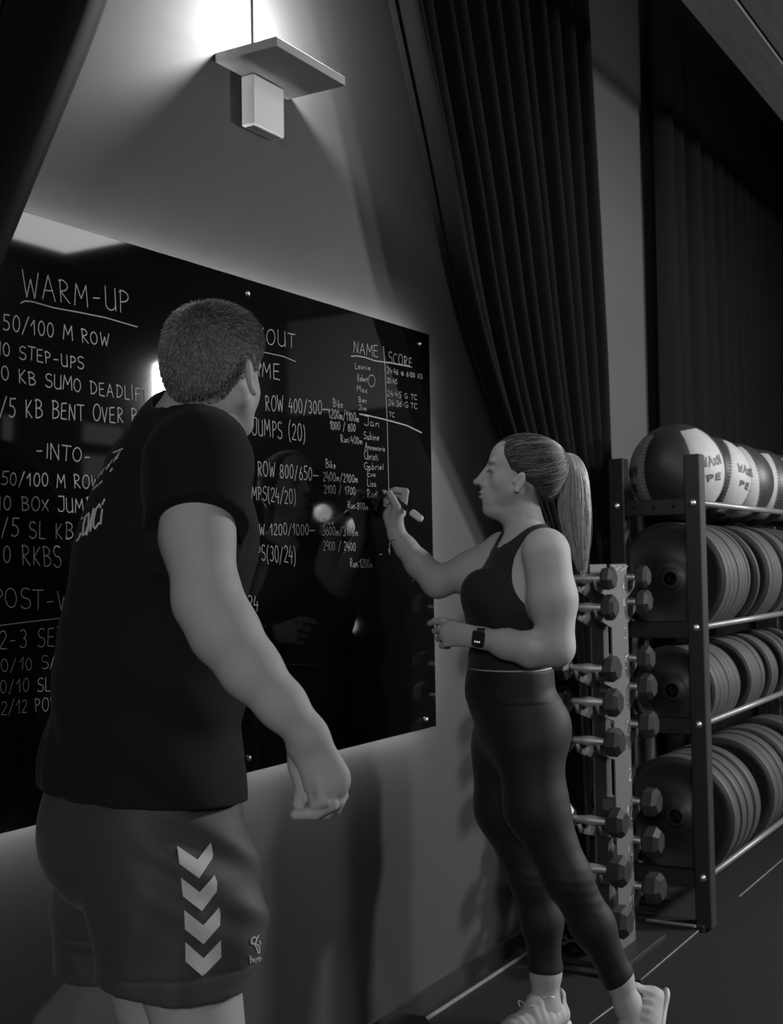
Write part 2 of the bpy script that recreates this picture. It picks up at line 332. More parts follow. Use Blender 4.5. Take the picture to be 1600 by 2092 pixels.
for t, p0, p1, h0, h1, wd in [
 ('WARM-UP', (46, 604), (262, 640), 54, 42, .0034), ('150/100 M ROW', (-9, 670), (222, 708), 34, 25, .0036), ('10 STEP-UPS', (-8, 724), (170, 755), 27, 24, .0034),
 ('10 KB SUMO DEADLIFT', (-12, 774), (302, 822), 27, 28, .0034), ('5/5 KB BENT OVER ROW', (-20, 848), (316, 868), 40, 28, .0036), ('-INTO-', (72, 934), (186, 946), 32, 28, .0034),
 ('150/100 M ROW', (-12, 989), (203, 999), 26, 28, .0034), ('10 BOX JUMPS', (-8, 1041), (205, 1048), 28, 30, .0034), ('5/5 SL KB', (-18, 1095), (148, 1102), 38, 32, .0034),
 ('10 RKBS', (-10, 1146), (124, 1161), 34, 44, .003), ('POST-WO', (-16, 1241), (172, 1247), 40, 40, .0026), ('2-3 SETS', (-2, 1325), (150, 1318), 38, 38, .0024),
 ('10/10 SA R', (-12, 1372), (150, 1364), 25, 26, .0018), ('10/10 SL', (-12, 1416), (102, 1411), 27, 27, .0018), ('12/12 POW', (-10, 1461), (118, 1451), 27, 27, .0018),
 ('WORKOUT', (446, 688), (603, 712), 36, 30, .003), ('FOR TIME', (430, 752), (571, 777), 36, 30, .0032), ('ROW 400/300_', (542, 838), (672, 848), 32, 26, .0032),
 ('JUMPS (20)', (516, 888), (624, 902), 36, 34, .0032), ('ROW 800/650_', (526, 971), (652, 983), 30, 26, .0032), ('JUMPS(24/20)', (494, 1018), (604, 1030), 28, 28, .003),
 ('ROW 1200/1000_', (506, 1092), (645, 1093), 24, 22, .003), ('JUMPS(30/24)', (490, 1142), (604, 1151), 32, 32, .003), ('24', (505, 1244), (528, 1247), 28, 30, .0032),
 ('Bike', (680, 830), (700, 834), 18, 16, .0022), ('1200m/1100m', (671, 853), (733, 862), 19, 17, .0024), ('1000 / 800', (674, 877), (726, 882), 17, 15, .0024), ('Run:400m', (696, 903), (740, 908), 16, 14, .0022),
 ('Bike', (665, 955), (685, 958), 17, 15, .0022), ('2400m/2100m', (660, 982), (731, 986), 19, 16, .0024), ('2100 / 1700', (662, 1007), (726, 1011), 17, 15, .0024), ('Run:800m', (710, 1038), (752, 1042), 15, 13, .0022),
 ('Bike', (661, 1072), (681, 1072), 13, 12, .002), ('3600m/3100m', (659, 1094), (731, 1094), 19, 17, .0024), ('2900 / 2400', (660, 1124), (726, 1125), 19, 16, .0024), ('Run:1200m', (715, 1158), (761, 1160), 19, 15, .0022),
 ('NAME', (722, 720), (772, 730), 24, 22, .0026), ('SCORE', (794, 741), (842, 750), 24, 20, .002), ('Leonie', (725, 753), (756, 757), 13, 12, .002), ('Robert', (730, 778), (751, 781), 14, 12, .002),
 ('Max', (729, 799), (750, 803), 13, 12, .002), ('Ben', (732, 821), (749, 824), 12, 11, .002), ('Jim', (733, 837), (749, 839), 10, 10, .002), ('Jan', (744, 869), (775, 873), 19, 17, .0022),
 ('Sabine', (743, 897), (774, 900), 16, 14, .0022), ('Annemarie', (745, 918), (786, 922), 14, 12, .002), ('Christi', (744, 938), (772, 941), 18, 14, .0022), ('Gabriel', (744, 959), (783, 960), 15, 13, .0022),
 ('Eva', (750, 973), (767, 974), 12, 11, .0022), ('Lisa', (750, 993), (768, 994), 15, 13, .0022), ('Rudi.', (750, 1016), (776, 1018), 17, 14, .0022),
 ('24:46 @ 6:00 KB', (790, 762), (863, 774), 12, 9, .002), ('20:45', (790, 782), (811, 785), 11, 10, .002), ('24:45 G TC', (791, 809), (851, 817), 12, 10, .0018), ('24:36 G TC', (793, 828), (851, 835), 12, 10, .0018), ('TC', (795, 850), (805, 852), 9, 9, .002)]:
    write(t, p0, p1, h0, h1, wd, L_(t.replace('_', ' -').strip()))
line([(42, 619), (50, 615), (64, 616), (110, 629), (160, 638), (215, 649), (280, 668)], .0028)
line([(430, 697), (545, 721), (578, 728), (604, 739)], .0022)
line([(-10, 1279), (60, 1270), (141, 1261)], .0018)
line([(717, 728), (728, 727), (745, 730), (765, 737), (800, 742), (838, 749)], .003)
line([(783, 708), (786, 745), (788, 800), (791, 870), (794, 1000), (796, 1128)], .0024)
line([(734, 846), (748, 848), (790, 858), (830, 869), (861, 884)], .0036)
line([(759+7*math.cos(a), 778+12*math.sin(a)) for a in np.linspace(0.3, 6.4, 14)], .0018, 'small circled marker note')
line([(776, 1133), (780, 1132)], .002, 'small marker tick'); line([(793, 1122), (796, 1132)], .002, 'small marker tick')

# ------------------------------------------------------------------ shelf, lamp, white box, conduit
sh = MB().box((2.556, 1.808, 2.5685), (0.150, 0.092, 0.0115), bev=0.0012).build('wall_shelf', WHITEB)
tag(sh, 'pale square shelf board sticking out of the wall above the black writing board', 'shelf')
bx = empty('wall_box', (2.572, WY, 2.427), 'white plastic box on the wall right under the shelf board', 'electrical box')
MB().box((0, -0.0205, 0.065), (0.066, 0.0195, 0.064), bev=0.003).build('housing', WHITEP, bx)
MB().box((0, -0.021, -0.0005), (0.056, 0.013, 0.0012)).build('vent_slot', BLACK, bx)
cd = empty('cable_conduit', (2.56, WY, 2.63), 'pale round conduit running up the wall from the shelf', 'conduit')
MB().tube([(0, -0.014, 0.0), (0, -0.014, 1.55)], 0.010, 12).build('pipe', WHITEP, cd)
MB().lathe((0, -0.014, -0.02), (0, 0, 1), [(0.0, 0), (0.015, 0), (0.015, 0.014), (0.011, 0.018), (0.011, 0.03), (0, 0.03)], 16).build('collar', WHITEP, cd)
MB().box((0, -0.014, -0.035), (0.022, 0.012, 0.014), bev=0.003).build('plug_block', WHITEP, cd)
lp = empty('shelf_uplight', (2.53, 1.745, 2.58), 'small uplight lying on top of the wall shelf and washing the wall', 'lamp')
MB().box((0, 0.075, 0.010), (0.06, 0.03, 0.009), bev=0.003).build('lamp_body', BLACK, lp)
MB().box((0, 0.075, 0.0205), (0.05, 0.022, 0.0012)).build('diffuser', mat('uplight_glass', 0.8, 0.4, emit=28.0), lp)
ul = bpy.data.lights.new('uplight_glow', 'POINT'); ul.energy = 36; ul.shadow_soft_size = 0.03
ulo = bpy.data.objects.new('uplight_glow', ul); link(ulo, lp); ulo.location = (0, 0, 0.09)
# ================================================================== weight plate rack
RX, RYN, RYF = 4.50, 1.40, 1.665        # near end x, near and far post
rk = empty('plate_rack', (RX, 1.5, 0), 'black steel storage rack holding medicine balls above rows of weight plates', 'rack')
RL = np.array(rk.location); RXE = 6.75
RAILZ = [1.532, 1.082, 0.735, 0.19]
ypn, ypf = RYN-0.005, 1.685
for xx in (RX, RXE):
    for yy in (ypn, ypf):
        MB().box(np.array([xx+0.03, yy, 0.86])-RL, (0.03, 0.03, 0.85), bev=0.004).build('post', BLACK, rk)
    for z in RAILZ:
        MB().box(np.array([xx+0.03, (ypn+ypf)/2, z-0.01])-RL, (0.02, (ypf-ypn)/2-0.03, 0.03), bev=0.003).build('crossbar', BLACK, rk)
        for yy in (ypn, ypf):
            MB().lathe(np.array([xx-0.002, yy, z])-RL, (-1, 0, 0), [(0, 0.012), (0.010, 0.011), (0.0135, 0.006), (0.0145, 0.0), (0.0145, -0.002)], 18).build('bolt', STEEL, rk)
MB().box(np.array([RX+0.03, 1.55, 0.012])-RL, (0.045, 0.16, 0.012), bev=0.003).build('foot', BLACK, rk)
MB().box(np.array([RXE+0.03, 1.55, 0.012])-RL, (0.045, 0.16, 0.012), bev=0.003).build('foot', BLACK, rk)
for k in range(5):
    for z in (RAILZ[0],):
        MB().lathe(np.array([RX+0.0095, ypn+0.075+0.075*k, z-0.01])-RL, (-1, 0, 0), [(0, 0.0003), (0.007, 0.0005)], 12).build('adjustment_hole', mat('hole_black', 0.004, 0.9), rk)
RAILM = mat('worn_rail', 0.16, 0.38, metal=0.3, noise=0.3, scale=30)
for z in RAILZ:
    for yy in (ypn-0.012, ypf-0.02):
        MB().tube([np.array([RX+0.06, yy, z])-RL, np.array([RXE, yy, z])-RL], 0.012, 12).build('rail', RAILM, rk)

# bumper plates: discs standing on the rails, axis along the rack
def plate(x, row, R, t, lean, label, lit_edge=False):
    half = (ypf-ypn-0.008)/2; yc = (ypn+ypf)/2-0.016
    zc = RAILZ[row]+math.sqrt(max((R+0.012)**2-half**2, 0.0004))+0.001
    ca = math.cos(lean); o = empty('weight_plate', (x, yc, zc), label, 'weight plate', 'bumper plates standing in rows on the rack')
    ax = (ca, 0, math.sin(lean))
    pr = [(0.026, -t/2), (R*0.30, -t/2), (R*0.32, -t/2+0.006), (R*0.80, -t/2+0.006), (R*0.84, -t/2), (R-0.004, -t/2), (R, -t/2+0.004), (R, t/2-0.004), (R-0.004, t/2), (R*0.84, t/2), (R*0.80, t/2-0.006), (R*0.32, t/2-0.006), (R*0.30, t/2), (0.026, t/2), (0.026, -t/2)]
    MB().lathe((0, 0, 0), ax, pr[:6]+[(R-.0005, -t/2+.0045), (R-.0005, t/2-.0045)]+pr[8:], 72).build('rubber_disc', RUBBER, o)
    MB().lathe((0, 0, 0), ax, [(R-.012, -t/2+.002), (R-.002, -t/2+.001), (R+.0003, -t/2+.004), (R+.0003, t/2-.004), (R-.002, t/2-.001), (R-.012, t/2-.002)], 72).build('lit_tread', RUBLIT, o)  # rim light put into the colour: tread paler than the disc faces
    MB().lathe((0, 0, 0), ax, [(0.0255, -t/2-0.001), (0.045, -t/2-0.001), (0.045, -t/2+0.004), (0.0255, t/2)], 24).build('steel_hub', BLACK, o)
    return o
RUBLIT = mat('lit_tread_rubber', 0.048, 0.6, spec=0.3, noise=0.45, scale=60, stretch=(3, 1, 1))
rown = ['top plate row', 'middle plate row', 'bottom plate row']
spec = {1: [(0.14, .052), (.20, .052), (.258, .05), (.312, .045), (.36, .04), (.402, .03), (.436, .026), (.58, .022), (.78, .05), (.835, .05), (.89, .045), (.94, .04), (1.1, .05), (1.16, .05), (1.3, .04), (1.35, .03), (1.5, .05), (1.56, .05)],
        2: [(.13, .06), (.195, .055), (.252, .05), (.305, .05), (.36, .055), (.418, .05), (.62, .05), (.675, .05), (.73, .05), (.785, .05), (.95, .05), (1.01, .05), (1.2, .05), (1.3, .04), (1.5, .05)],
        3: [(.14, .07), (.24, .06), (.33, .07), (.43, .07), (.72, .07), (.80, .06), (.88, .07), (1.05, .07), (1.15, .06), (1.4, .07), (1.5, .07)]}
ordn = ['first', 'second', 'third', 'fourth', 'fifth', 'sixth', 'seventh', 'eighth', 'ninth', 'tenth', 'eleventh', 'twelfth', 'thirteenth', 'fourteenth', 'fifteenth', 'sixteenth', 'seventeenth', 'eighteenth']
for row, lst in spec.items():
    for i, (dx, t) in enumerate(lst):
        R = {1: 0.212, 2: 0.165, 3: 0.222}[row]-0.001*(i % 3); lean = 0.10 if abs(dx-.58) < .01 else 0.0
        plate(RX+dx, row, R, t, lean, 'black rubber weight plate, %s in the %s from the near post' % (ordn[i], rown[row-1]), True)

# medicine balls on the top rails
BALLD = mat('dark_leather', 0.028, 0.45, spec=0.4, noise=0.3, scale=60, bump=0.3, bscale=300)
BALLW = mat('pale_leather', 0.30, 0.6, noise=0.12, scale=20, bump=0.2, bscale=300)
SEAM = mat('ball_stitching', 0.09, 0.6)
PRINT = mat('black_print', 0.03, 0.6)
def ball(x, R, rotz, roty, label, pale_all=False):
    half = (ypf-ypn-0.008)/2; zc = RAILZ[0]+math.sqrt(max((R+0.012)**2-half**2, 0.004)); yc = (ypn+ypf)/2-0.016
    o = empty('medicine_ball', (x, yc, zc), label, 'medicine ball', 'leather medicine balls on top of the rack')
    Rm = np.array(Matrix.Rotation(rotz, 3, 'Z') @ Matrix.Rotation(roty, 3, 'Y'))
    n1, n2 = 64, 40; V = []
    for j in range(n2+1):
        th = math.pi*j/n2
        for i in range(n1):
            ph = 2*math.pi*i/n1; V.append([math.sin(th)*math.cos(ph), math.sin(th)*math.sin(ph), math.cos(th)])
    V = np.array(V); seam = np.abs(np.sin(np.arctan2(V[:, 1], V[:, 0])*3)); rr = R*(1-0.018*np.exp(-(seam/0.12)**2)*(1-np.abs(V[:, 2])**3)); P = (V*rr[:, None]) @ Rm.T
    FA, FB = [], []
    for j in range(n2):
        for i in range(n1):
            q = (j*n1+i, j*n1+(i+1) % n1, (j+1)*n1+(i+1) % n1, (j+1)*n1+i)
            sec = int((i+0.5)/n1*6); cap = j < 7 or j >= n2-7
            (FB if (pale_all or (sec % 2 == 1)) and not cap or (pale_all and cap) else FA).append(q)
    if FA: mesh('dark_panels', P, FA, BALLD, o, True)
    if FB: mesh('pale_panels', P, FB, BALLW, o, True)
    mb = MB()
    for k in range(6):
        for j in range(9, n2-8, 1):
            ph = k*math.pi/3; th = math.pi*(j+0.5)/n2
            a = np.array([math.sin(th)*math.cos(ph-0.06), math.sin(th)*math.sin(ph-0.06), math.cos(th)])*R*0.998
            b = np.array([math.sin(th)*math.cos(ph+0.06), math.sin(th)*math.sin(ph+0.06), math.cos(th)+0.012])*R*0.998
            mb.tube([Rm@a, Rm@(0.5*(a+b)*1.004), Rm@b], 0.0012, 4, cap=False)
    st = mb.build('stitching', SEAM, o); st['kind'] = 'stuff'
    # block lettering on pale panels, bent on to the ball
    for k in (1, 3, 5):
        ss, W = strokes('WAXN'); ss2, W2 = strokes('PE'); polys = []
        for s_, W_, h, z0, wd_ in ((ss, W, 0.034, 0.012, 0.60), (ss2, W2, 0.022, -0.045, 0.42)):
            for s in s_: polys.append([((x/W_-0.5)*wd_, z0/R+y*h/R) for x, y in s])
        V2, F2 = ribbons(polys, 0.040 if False else 0.045)
        ph0 = (k+0.5)*math.pi/3
        V3 = [Rm@(np.array([math.cos(v[1])*math.cos(ph0+v[0]), math.cos(v[1])*math.sin(ph0+v[0]), math.sin(v[1])])*(R+0.0012)) for v in V2]
        mesh('printed_lettering', V3, F2, PRINT, o)['kind'] = 'stuff'
    return o
ball(RX+0.235, 0.182, math.radians(155), math.radians(10), 'medicine ball at the near end of the top rails, dark panel towards the post')
ball(RX+0.62, 0.175, math.radians(167), math.radians(-12), 'second medicine ball on the rack, one pale crescent panel showing')
ball(RX+0.99, 0.175, math.radians(117), math.radians(6), 'third medicine ball on the rack, pale with dark lettering')
ball(RX+1.36, 0.175, math.radians(112), math.radians(-4), 'fourth medicine ball on the rack, pale and partly hidden by the third')
ball(RX+1.74, 0.175, math.radians(118), math.radians(3), 'medicine ball farthest along the rack, at the edge of the photo')

# ================================================================== dumbbell rack
# two grey side plates with cradles on both edges; dumbbells lie across them
DY0 = 1.545; DY1 = 1.618
pb = on(1283, 1160, 1, DY0)
HO = 1.45
DX1 = pb[0]-0.02; DX0 = DX1-0.155; DTOP = on(1270, 1152, 1, DY0)[2]
dr = empty('dumbbell_rack', ((DX0+DX1)/2, (DY0+DY1)/2, 0), 'upright grey dumbbell rack with numbered side plates beside the plate rack', 'rack')
DL = np.array(dr.location)
levF = [1185, 1243, 1366, 1433, 1512, 1672, 1768, 1868]      # rows on the near side
levB = [1180, 1232, 1352, 1412, 1492, 1655, 1738, 1835]      # rows on the far side
def lev(py, x, y): 
    d = ray(1250, py); return CAM[2]+d[2]*((DX0-CAM[0])/d[0])
ZF = [lev(v-3, 0, 0) for v in levF]; ZB = [lev(v+2, 0, 0) for v in levB]
for yy in (DY0, DY1):
    # triangulate safely: body strip plus one small prism per horn
    HO = 1.45
    mb = MB().box(np.array([(DX0+DX1)/2, yy, (DTOP+0.02)/2])-DL, ((DX1-DX0)/2, 0.003, (DTOP-0.02)/2), bev=0.001)
    for z, x0, sg in [(z-.015, DX1, 1) for z in ZB]+[(z-.015, DX0, -1) for z in ZF]:
        HO = 1.45 if sg > 0 else 2.7
        A = [(x0-sg*0.001, z-0.055), (x0+sg*HO*0.05, z-0.018), (x0+sg*HO*0.030, z-0.014), (x0+sg*HO*0.015, z-0.006), (x0-sg*0.001, z+0.012)]
        B = [(x0+sg*HO*0.05, z-0.018), (x0+sg*HO*0.060, z+0.014), (x0+sg*HO*0.050, z+0.012), (x0+sg*HO*0.043, z-0.004), (x0+sg*HO*0.030, z-0.014)]
        for pl in (A, B): mb.prism([(p[0]-DL[0], p[1]-DL[2]) for p in pl], 1, yy-0.003-DL[1], yy+0.003-DL[1])
    mb.build('side_plate', GREYM, dr)
for z in (0.12, 0.5, 0.9, DTOP-0.05):
    MB().box(np.array([(DX0+DX1)/2, (DY0+DY1)/2, z])-DL, (0.02, (DY1-DY0)/2-0.003, 0.02), bev=0.002).build('spacer', GREYM, dr)
MB().box(np.array([DX0+0.06, (DY0+DY1)/2, 0.021])-DL, (0.20, 0.11, 0.009), bev=0.002).build('base_plate', BLACK, dr)
NUM = mat('chalky_paint', 0.5, 0.7, noise=0.5, scale=200)
def number(txt, px, py, h):
    a = on(px-7, py, 1, DY0-0.0045); ss, W = strokes(txt)
    hh = h*a_depth(a)/FPX; wd = hh*0.62*len(txt)**0.7
    V, F = ribbons([[(x/W*wd-wd, y*hh) for x, y in s] for s in ss], 0.0035)
    mesh('painted_number', [(v[0]+a[0]-DL[0], a[1]-DL[1], v[1]+a[2]-DL[2]) for v in V], F, NUM, dr)
def a_depth(p): return float(np.dot(np.array(p)-CAM, CF))
for t, x, y, h in (('2', 1283, 1201, 16), ('4', 1286, 1243, 22), ('3', 1287, 1303, 20), ('5', 1290, 1364, 24), ('6', 1292, 1437, 26), ('8', 1294, 1502, 28), ('2', 1297, 1594, 25), ('12', 1300, 1672, 30), ('14', 1302, 1754, 30), ('11', 1303, 1852, 26)):
    number(t, x, y, h)
mb = MB()
for k in range(10):
    a = on(1255+3.0*k, 1157+(k*7 % 9), 1, DY0-0.0045)-DL; mb.box(a, (0.003, 0.0004, 0.002+0.001*(k % 3)))
mb.build('scuffed_paint', NUM, dr)
def dumbbell(x, yc, z, R, hl, L, label, rot):
    o = empty('dumbbell', (x, yc, z), label, 'dumbbell', 'hexagonal rubber dumbbells on the upright rack')
    half = hl/2
    MB().lathe((0, 0, 0), (0, 1, 0), [(0.0, -half-0.01), (0.011, -half-0.01), (0.012, -half*0.8), (0.0145, -half*0.3), (0.0165, 0), (0.0145, half*0.3), (0.012, half*0.8), (0.011, half+0.01), (0, half+0.01)], 18).build('handle', CHROME, o)
    for sg in (-1, 1):
        pts = []; prof = [(0.0, half-0.001), (R*0.55, half-0.001), (R*0.97, half+L*0.20), (R, half+L*0.3), (R, half+L*0.75), (R*0.72, half+L), (0.0, half+L)]
        V = []; n = 6
        for r, h in prof:
            for k in range(n):
                th = rot+math.pi*k/3; V.append((r*math.cos(th), sg*h, r*math.sin(th)))
        F = [(i*n+k, i*n+(k+1) % n, (i+1)*n+(k+1) % n, (i+1)*n+k) for i in range(len(prof)-1) for k in range(n)]
        MB().add(V, F).build('hex_head', DBR, o)
    return o
DBR = mat('dumbbell_rubber', 0.03, 0.38, spec=0.55, noise=0.2, scale=60)
kgs = ['topmost', 'second from the top', 'third from the top', 'fourth from the top', 'fifth from the top', 'sixth from the top', 'seventh from the top', 'lowest']
for side, Zs in (('near', ZF), ('far', ZB)):
    for i, z in enumerate(Zs):
        R = 0.041+0.0018*i; L = 0.044+0.0036*i
        dumbbell((DX0-0.090) if side == 'near' else (DX1+0.0435), (DY0+DY1)/2+(0.016 if side == 'near' else 0), z+0.002, R, 0.118, L,
                 'black hexagonal dumbbell, %s on the %s edge of the upright rack' % (kgs[i], 'left' if side == 'near' else 'right'), [0.1, 0.5, 0.15, 0.4, 0.2, 0.52, 0.35, 0.25][(i+(side == 'far')*3) % 8])

# low lifting platform in front of the rack, and other things on the floor
pf = empty('lifting_mat', (4.16, 1.58, 0), 'black rubber mat on the floor under the dumbbell rack', 'floor mat')
c = [np.array([4.46, 1.403, .0125]), np.array([3.86, 1.403, .0125])]
MB().box((0.0, 0.0, 0.006), (0.305, 0.178, 0.006), bev=0.002).build('mat_body', FLOOR, pf)
MB().tube([c[0]-np.array(pf.location), c[1]-np.array(pf.location)], 0.0022, 6).build('metal_edge', EDGE, pf)
st = MB().box((4.452, 1.50, 0.0285), (0.004, 0.09, 0.0035)).build('strip', EDGE); st.parent = rk; st.location = (-RL[0], -RL[1], 0)
# floor joints running along the hall
jf = MB().tube([on(1510, 1832, 2, 0.002), on(1600, 1755, 2, 0.002)], 0.002, 6).build('trim_3', EDGE); tag(jf, kind='structure')
jf = MB().tube([on(1205, 2092, 2, 0.002), on(1255, 2055, 2, 0.002)], 0.0025, 6).build('trim_4', EDGE); tag(jf, kind='structure')
bag = MB().box((3.0, 1.80, 0.035), (0.13, 0.05, 0.035), bev=0.012).build('foam_block', mat('dark_foam', 0.02, 0.9)); tag(bag, 'small black foam block on the floor against the baseboard', 'block')

# lit things on the far side of the hall that the glossy board mirrors
LITP = mat('lit_ceiling_panel', 0.8, 0.5, emit=6.5); LITW = mat('lit_window', 0.5, 0.4, emit=0.30); LITG = mat('lamp_globe', 0.8, 0.4, emit=2.4); LITK = mat('key_globe', 0.8, 0.4, emit=6.0)
clp = empty('ceiling_light', (6.8, -4.0, 4.17), 'long flat light panel under the ceiling across the hall', 'lamp')
MB().box((0, 0, 0.01), (1.45, 0.5, 0.02), bev=.004).build('housing', BLACK, clp); MB().box((0, 0, -0.014), (1.40, 0.45, 0.003)).build('diffuser', LITP, clp)
YW = -4.75
def mir(x, y): q = on(x, y, 1, 2*BY-YW); return np.array([q[0], YW, q[2]])
for n, (x0, y0, x1, y1) in enumerate(((168, 862, 252, 912), (168, 926, 252, 995), (4, 845, 26, 900), (4, 912, 26, 1060))):
    a, b = mir(x0, y0), mir(x1, y1); c = (a+b)/2; h = np.abs(b-a)/2
    wd_ = empty('window_%d' % (n+1), (c[0], YW, c[2])); tag(wd_, kind='structure')
    MB().box((0, -.01, 0), (h[0], .004, h[2])).build('pane', LITW, wd_)
    for sx in (-1, 1): MB().box((sx*(h[0]+.02), -.01, 0), (.02, .02, h[2]+.04), bev=.003).build('frame', BLACK, wd_)
    for sz in (-1, 1): MB().box((0, -.01, sz*(h[2]+.02)), (h[0], .02, .02), bev=.003).build('frame', BLACK, wd_)
slab('wall_back', (4.5, YW-0.09, 2.1), (7.5, 0.05, 2.1), BLACK)
gl = [at(660, 1048, 8.0), at(597, 1070, 8.0), at(725, 1075, 8.0), at(714, 1278, 8.0)]; gl = [np.array([q[0], 2*BY-q[1], q[2]]) for q in gl]
ls = empty('lamp_stand', (gl[0][0], gl[0][1], 0), 'black stand with four small globe lamps across the hall', 'lamp'); LL = np.array(ls.location)
MB().lathe((0, 0, 0), (0, 0, 1), [(0, 0), (.16, 0), (.16, .012), (.02, .02), (.012, .03), (.012, gl[0][2]-.06), (0, gl[0][2]-.06)], 20).build('stand_pole', BLACK, ls)
for k, (q, r_) in enumerate(zip(gl, (.055, .045, .05, .05))):
    MB().lathe(q-LL, (0, 0, 1), [(r_*math.sin(t), -r_*math.cos(t)) for t in np.linspace(0, math.pi, 12)], 20).build('globe', LITG, ls)
    MB().tube([np.array([0, 0, q[2]-LL[2]-.08]), q-LL-np.array([0, 0, .05])], .006, 6).build('lamp_arm', BLACK, ls)
# ================================================================== implicit bodies -> one continuous mesh each
def nrm(v): v = np.array(v, float); return v/(np.linalg.norm(v)+1e-12)
class Body:
    def __init__(s): s.p = []          # (kind, data, blend, bound centre, bound radius, sign)
    def cone(s, a, b, ra, rb, k=0.02, flat=None, sub=False):
        a = np.array(a, float); b = np.array(b, float); st = 1.0 if flat is None else max(1.0, flat[1])
        s.p.append(('cone', (a, b, ra, rb, flat), k, (a+b)/2, np.linalg.norm(b-a)/2+max(ra, rb)*st, sub)); return s
    def chain(s, pts, rad, k=0.02, flat=None):
        for i in range(len(pts)-1): s.cone(pts[i], pts[i+1], rad[i], rad[i+1], k, flat)
        return s
    def ell(s, c, r, R=None, k=0.02, sub=False):   # R: 3x3, rows = axes of the ellipsoid
        c = np.array(c, float); r = np.array(r, float); R = np.eye(3) if R is None else np.array(R, float)
        s.p.append(('ell', (c, r, R), k, c, float(r.max()), sub)); return s
    def merge(s, o): s.p += o.p; return s
    def ev(s, P, c=None, h=None):
        d = np.full(len(P), 1.0, np.float32)
        for kind, D, k, bc, br, sub in s.p:
            if c is not None and np.linalg.norm(bc-c)-br > h+k+0.02: continue
            if kind == 'cone':
                a, b, ra, rb, flat = D; pa = P-a; ba = b-a
                if flat is not None:
                    n, sc = flat; n = np.asarray(n); qn = pa@n; pa = pa+np.outer(qn*(1/sc-1), n); bn = ba@n; ba = ba+n*bn*(1/sc-1)
                t = np.clip(pa@ba/(ba@ba+1e-12), 0, 1); q = pa-t[:, None]*ba
                v = np.sqrt(np.einsum('ij,ij->i', q, q))-(ra+(rb-ra)*t)
                if flat is not None and flat[1] < 1: v = v*(0.5+0.5*flat[1])
            else:
                cc, r, R = D; q = (P-cc)@R.T; k0 = np.sqrt(((q/r)**2).sum(1)); k1 = np.sqrt(((q/(r*r))**2).sum(1))+1e-9; v = k0*(k0-1)/k1
            if sub:
                e = -v; hh = np.clip(0.5-0.5*(d-e)/k, 0, 1); d = np.maximum(d, e) if k <= 0 else d+(e-d)*hh+k*hh*(1-hh)
            else:
                hh = np.clip(0.5+0.5*(d-v)/k, 0, 1); d = d+(v-d)*hh-k*hh*(1-hh)
        return d
def surface(bodyf, lo, hi, vs, post=None):
    """Surface nets over blocks of a voxel grid. bodyf: Body; post(P, d) may cut or displace the field."""
    lo = np.array(lo, float); n = np.ceil((np.array(hi)-lo)/vs/16).astype(int)*16+1
    Fd = np.full(n, 1.0, np.float32); B = 16; hd = B*vs*math.sqrt(3)/2
    nb = (n-1)//B; r = np.arange(B)*vs
    gx, gy, gz = np.meshgrid(r, r, r, indexing='ij'); loc = np.stack([gx.ravel(), gy.ravel(), gz.ravel()], 1)
    cs = np.array([(i, j, k) for i in range(nb[0]) for j in range(nb[1]) for k in range(nb[2])])
    ctr = lo+(cs+0.5)*B*vs; f0 = bodyf.ev(ctr)
    for q, c, f in zip(cs, ctr, f0):
        sl = tuple(slice(a*B, a*B+B) for a in q)
        if abs(f) > hd*1.9+0.02:
            Fd[sl] = 1.0 if f > 0 else -1.0
            if f > 0 or post is None: continue
        P = lo+q*B*vs+loc; d = bodyf.ev(P, c, hd)
        if post is not None: d = post(P, d)
        Fd[sl] = d.reshape(B, B, B)
    S = Fd < 0
    cnt = sum(S[a:n[0]-1+a, b:n[1]-1+b, c:n[2]-1+c].astype(np.int8) for a in (0, 1) for b in (0, 1) for c in (0, 1))
    act = (cnt > 0) & (cnt < 8); idx = np.argwhere(act); ids = np.full(act.shape, -1, np.int64); ids[act] = np.arange(len(idx))
    acc = np.zeros((len(idx), 3)); w_ = np.zeros(len(idx))
    corners = [(a, b, c) for a in (0, 1) for b in (0, 1) for c in (0, 1)]
    val = {c: Fd[idx[:, 0]+c[0], idx[:, 1]+c[1], idx[:, 2]+c[2]] for c in corners}
    for c in corners:
        for ax in range(3):
            if c[ax]: continue
            c2 = list(c); c2[ax] = 1; c2 = tuple(c2); v0 = val[c]; v1 = val[c2]; m_ = (v0 < 0) != (v1 < 0)
            t = np.where(m_, v0/(v0-v1+1e-20), 0); p = np.tile(np.array(c, float), (len(idx), 1)); p[:, ax] += t
            acc[m_] += p[m_]; w_[m_] += 1
    V = lo+(idx+acc/w_[:, None])*vs; Q = []
    for ax in range(3):
        o = [i for i in range(3) if i != ax]
        s0 = [slice(1, -1)]*3; s0[ax] = slice(0, -1); s1 = list(s0); s1[ax] = slice(1, None)
        e = np.argwhere(S[tuple(s0)] != S[tuple(s1)]); 
        if not len(e): continue
        off = np.ones(3, int); off[ax] = 0; e = e+off; neg = S[e[:, 0], e[:, 1], e[:, 2]]
        def cell(da, db):
            q = e.copy(); q[:, o[0]] -= da; q[:, o[1]] -= db; return ids[q[:, 0], q[:, 1], q[:, 2]]
        qd = np.stack([cell(0, 0), cell(1, 0), cell(1, 1), cell(0, 1)], 1)
        flip = neg if ax != 1 else ~neg
        qd = np.where(flip[:, None], qd, qd[:, ::-1]); Q.append(qd)
    Q = np.concatenate(Q); Q = Q[(Q >= 0).all(1)]
    return V, Q
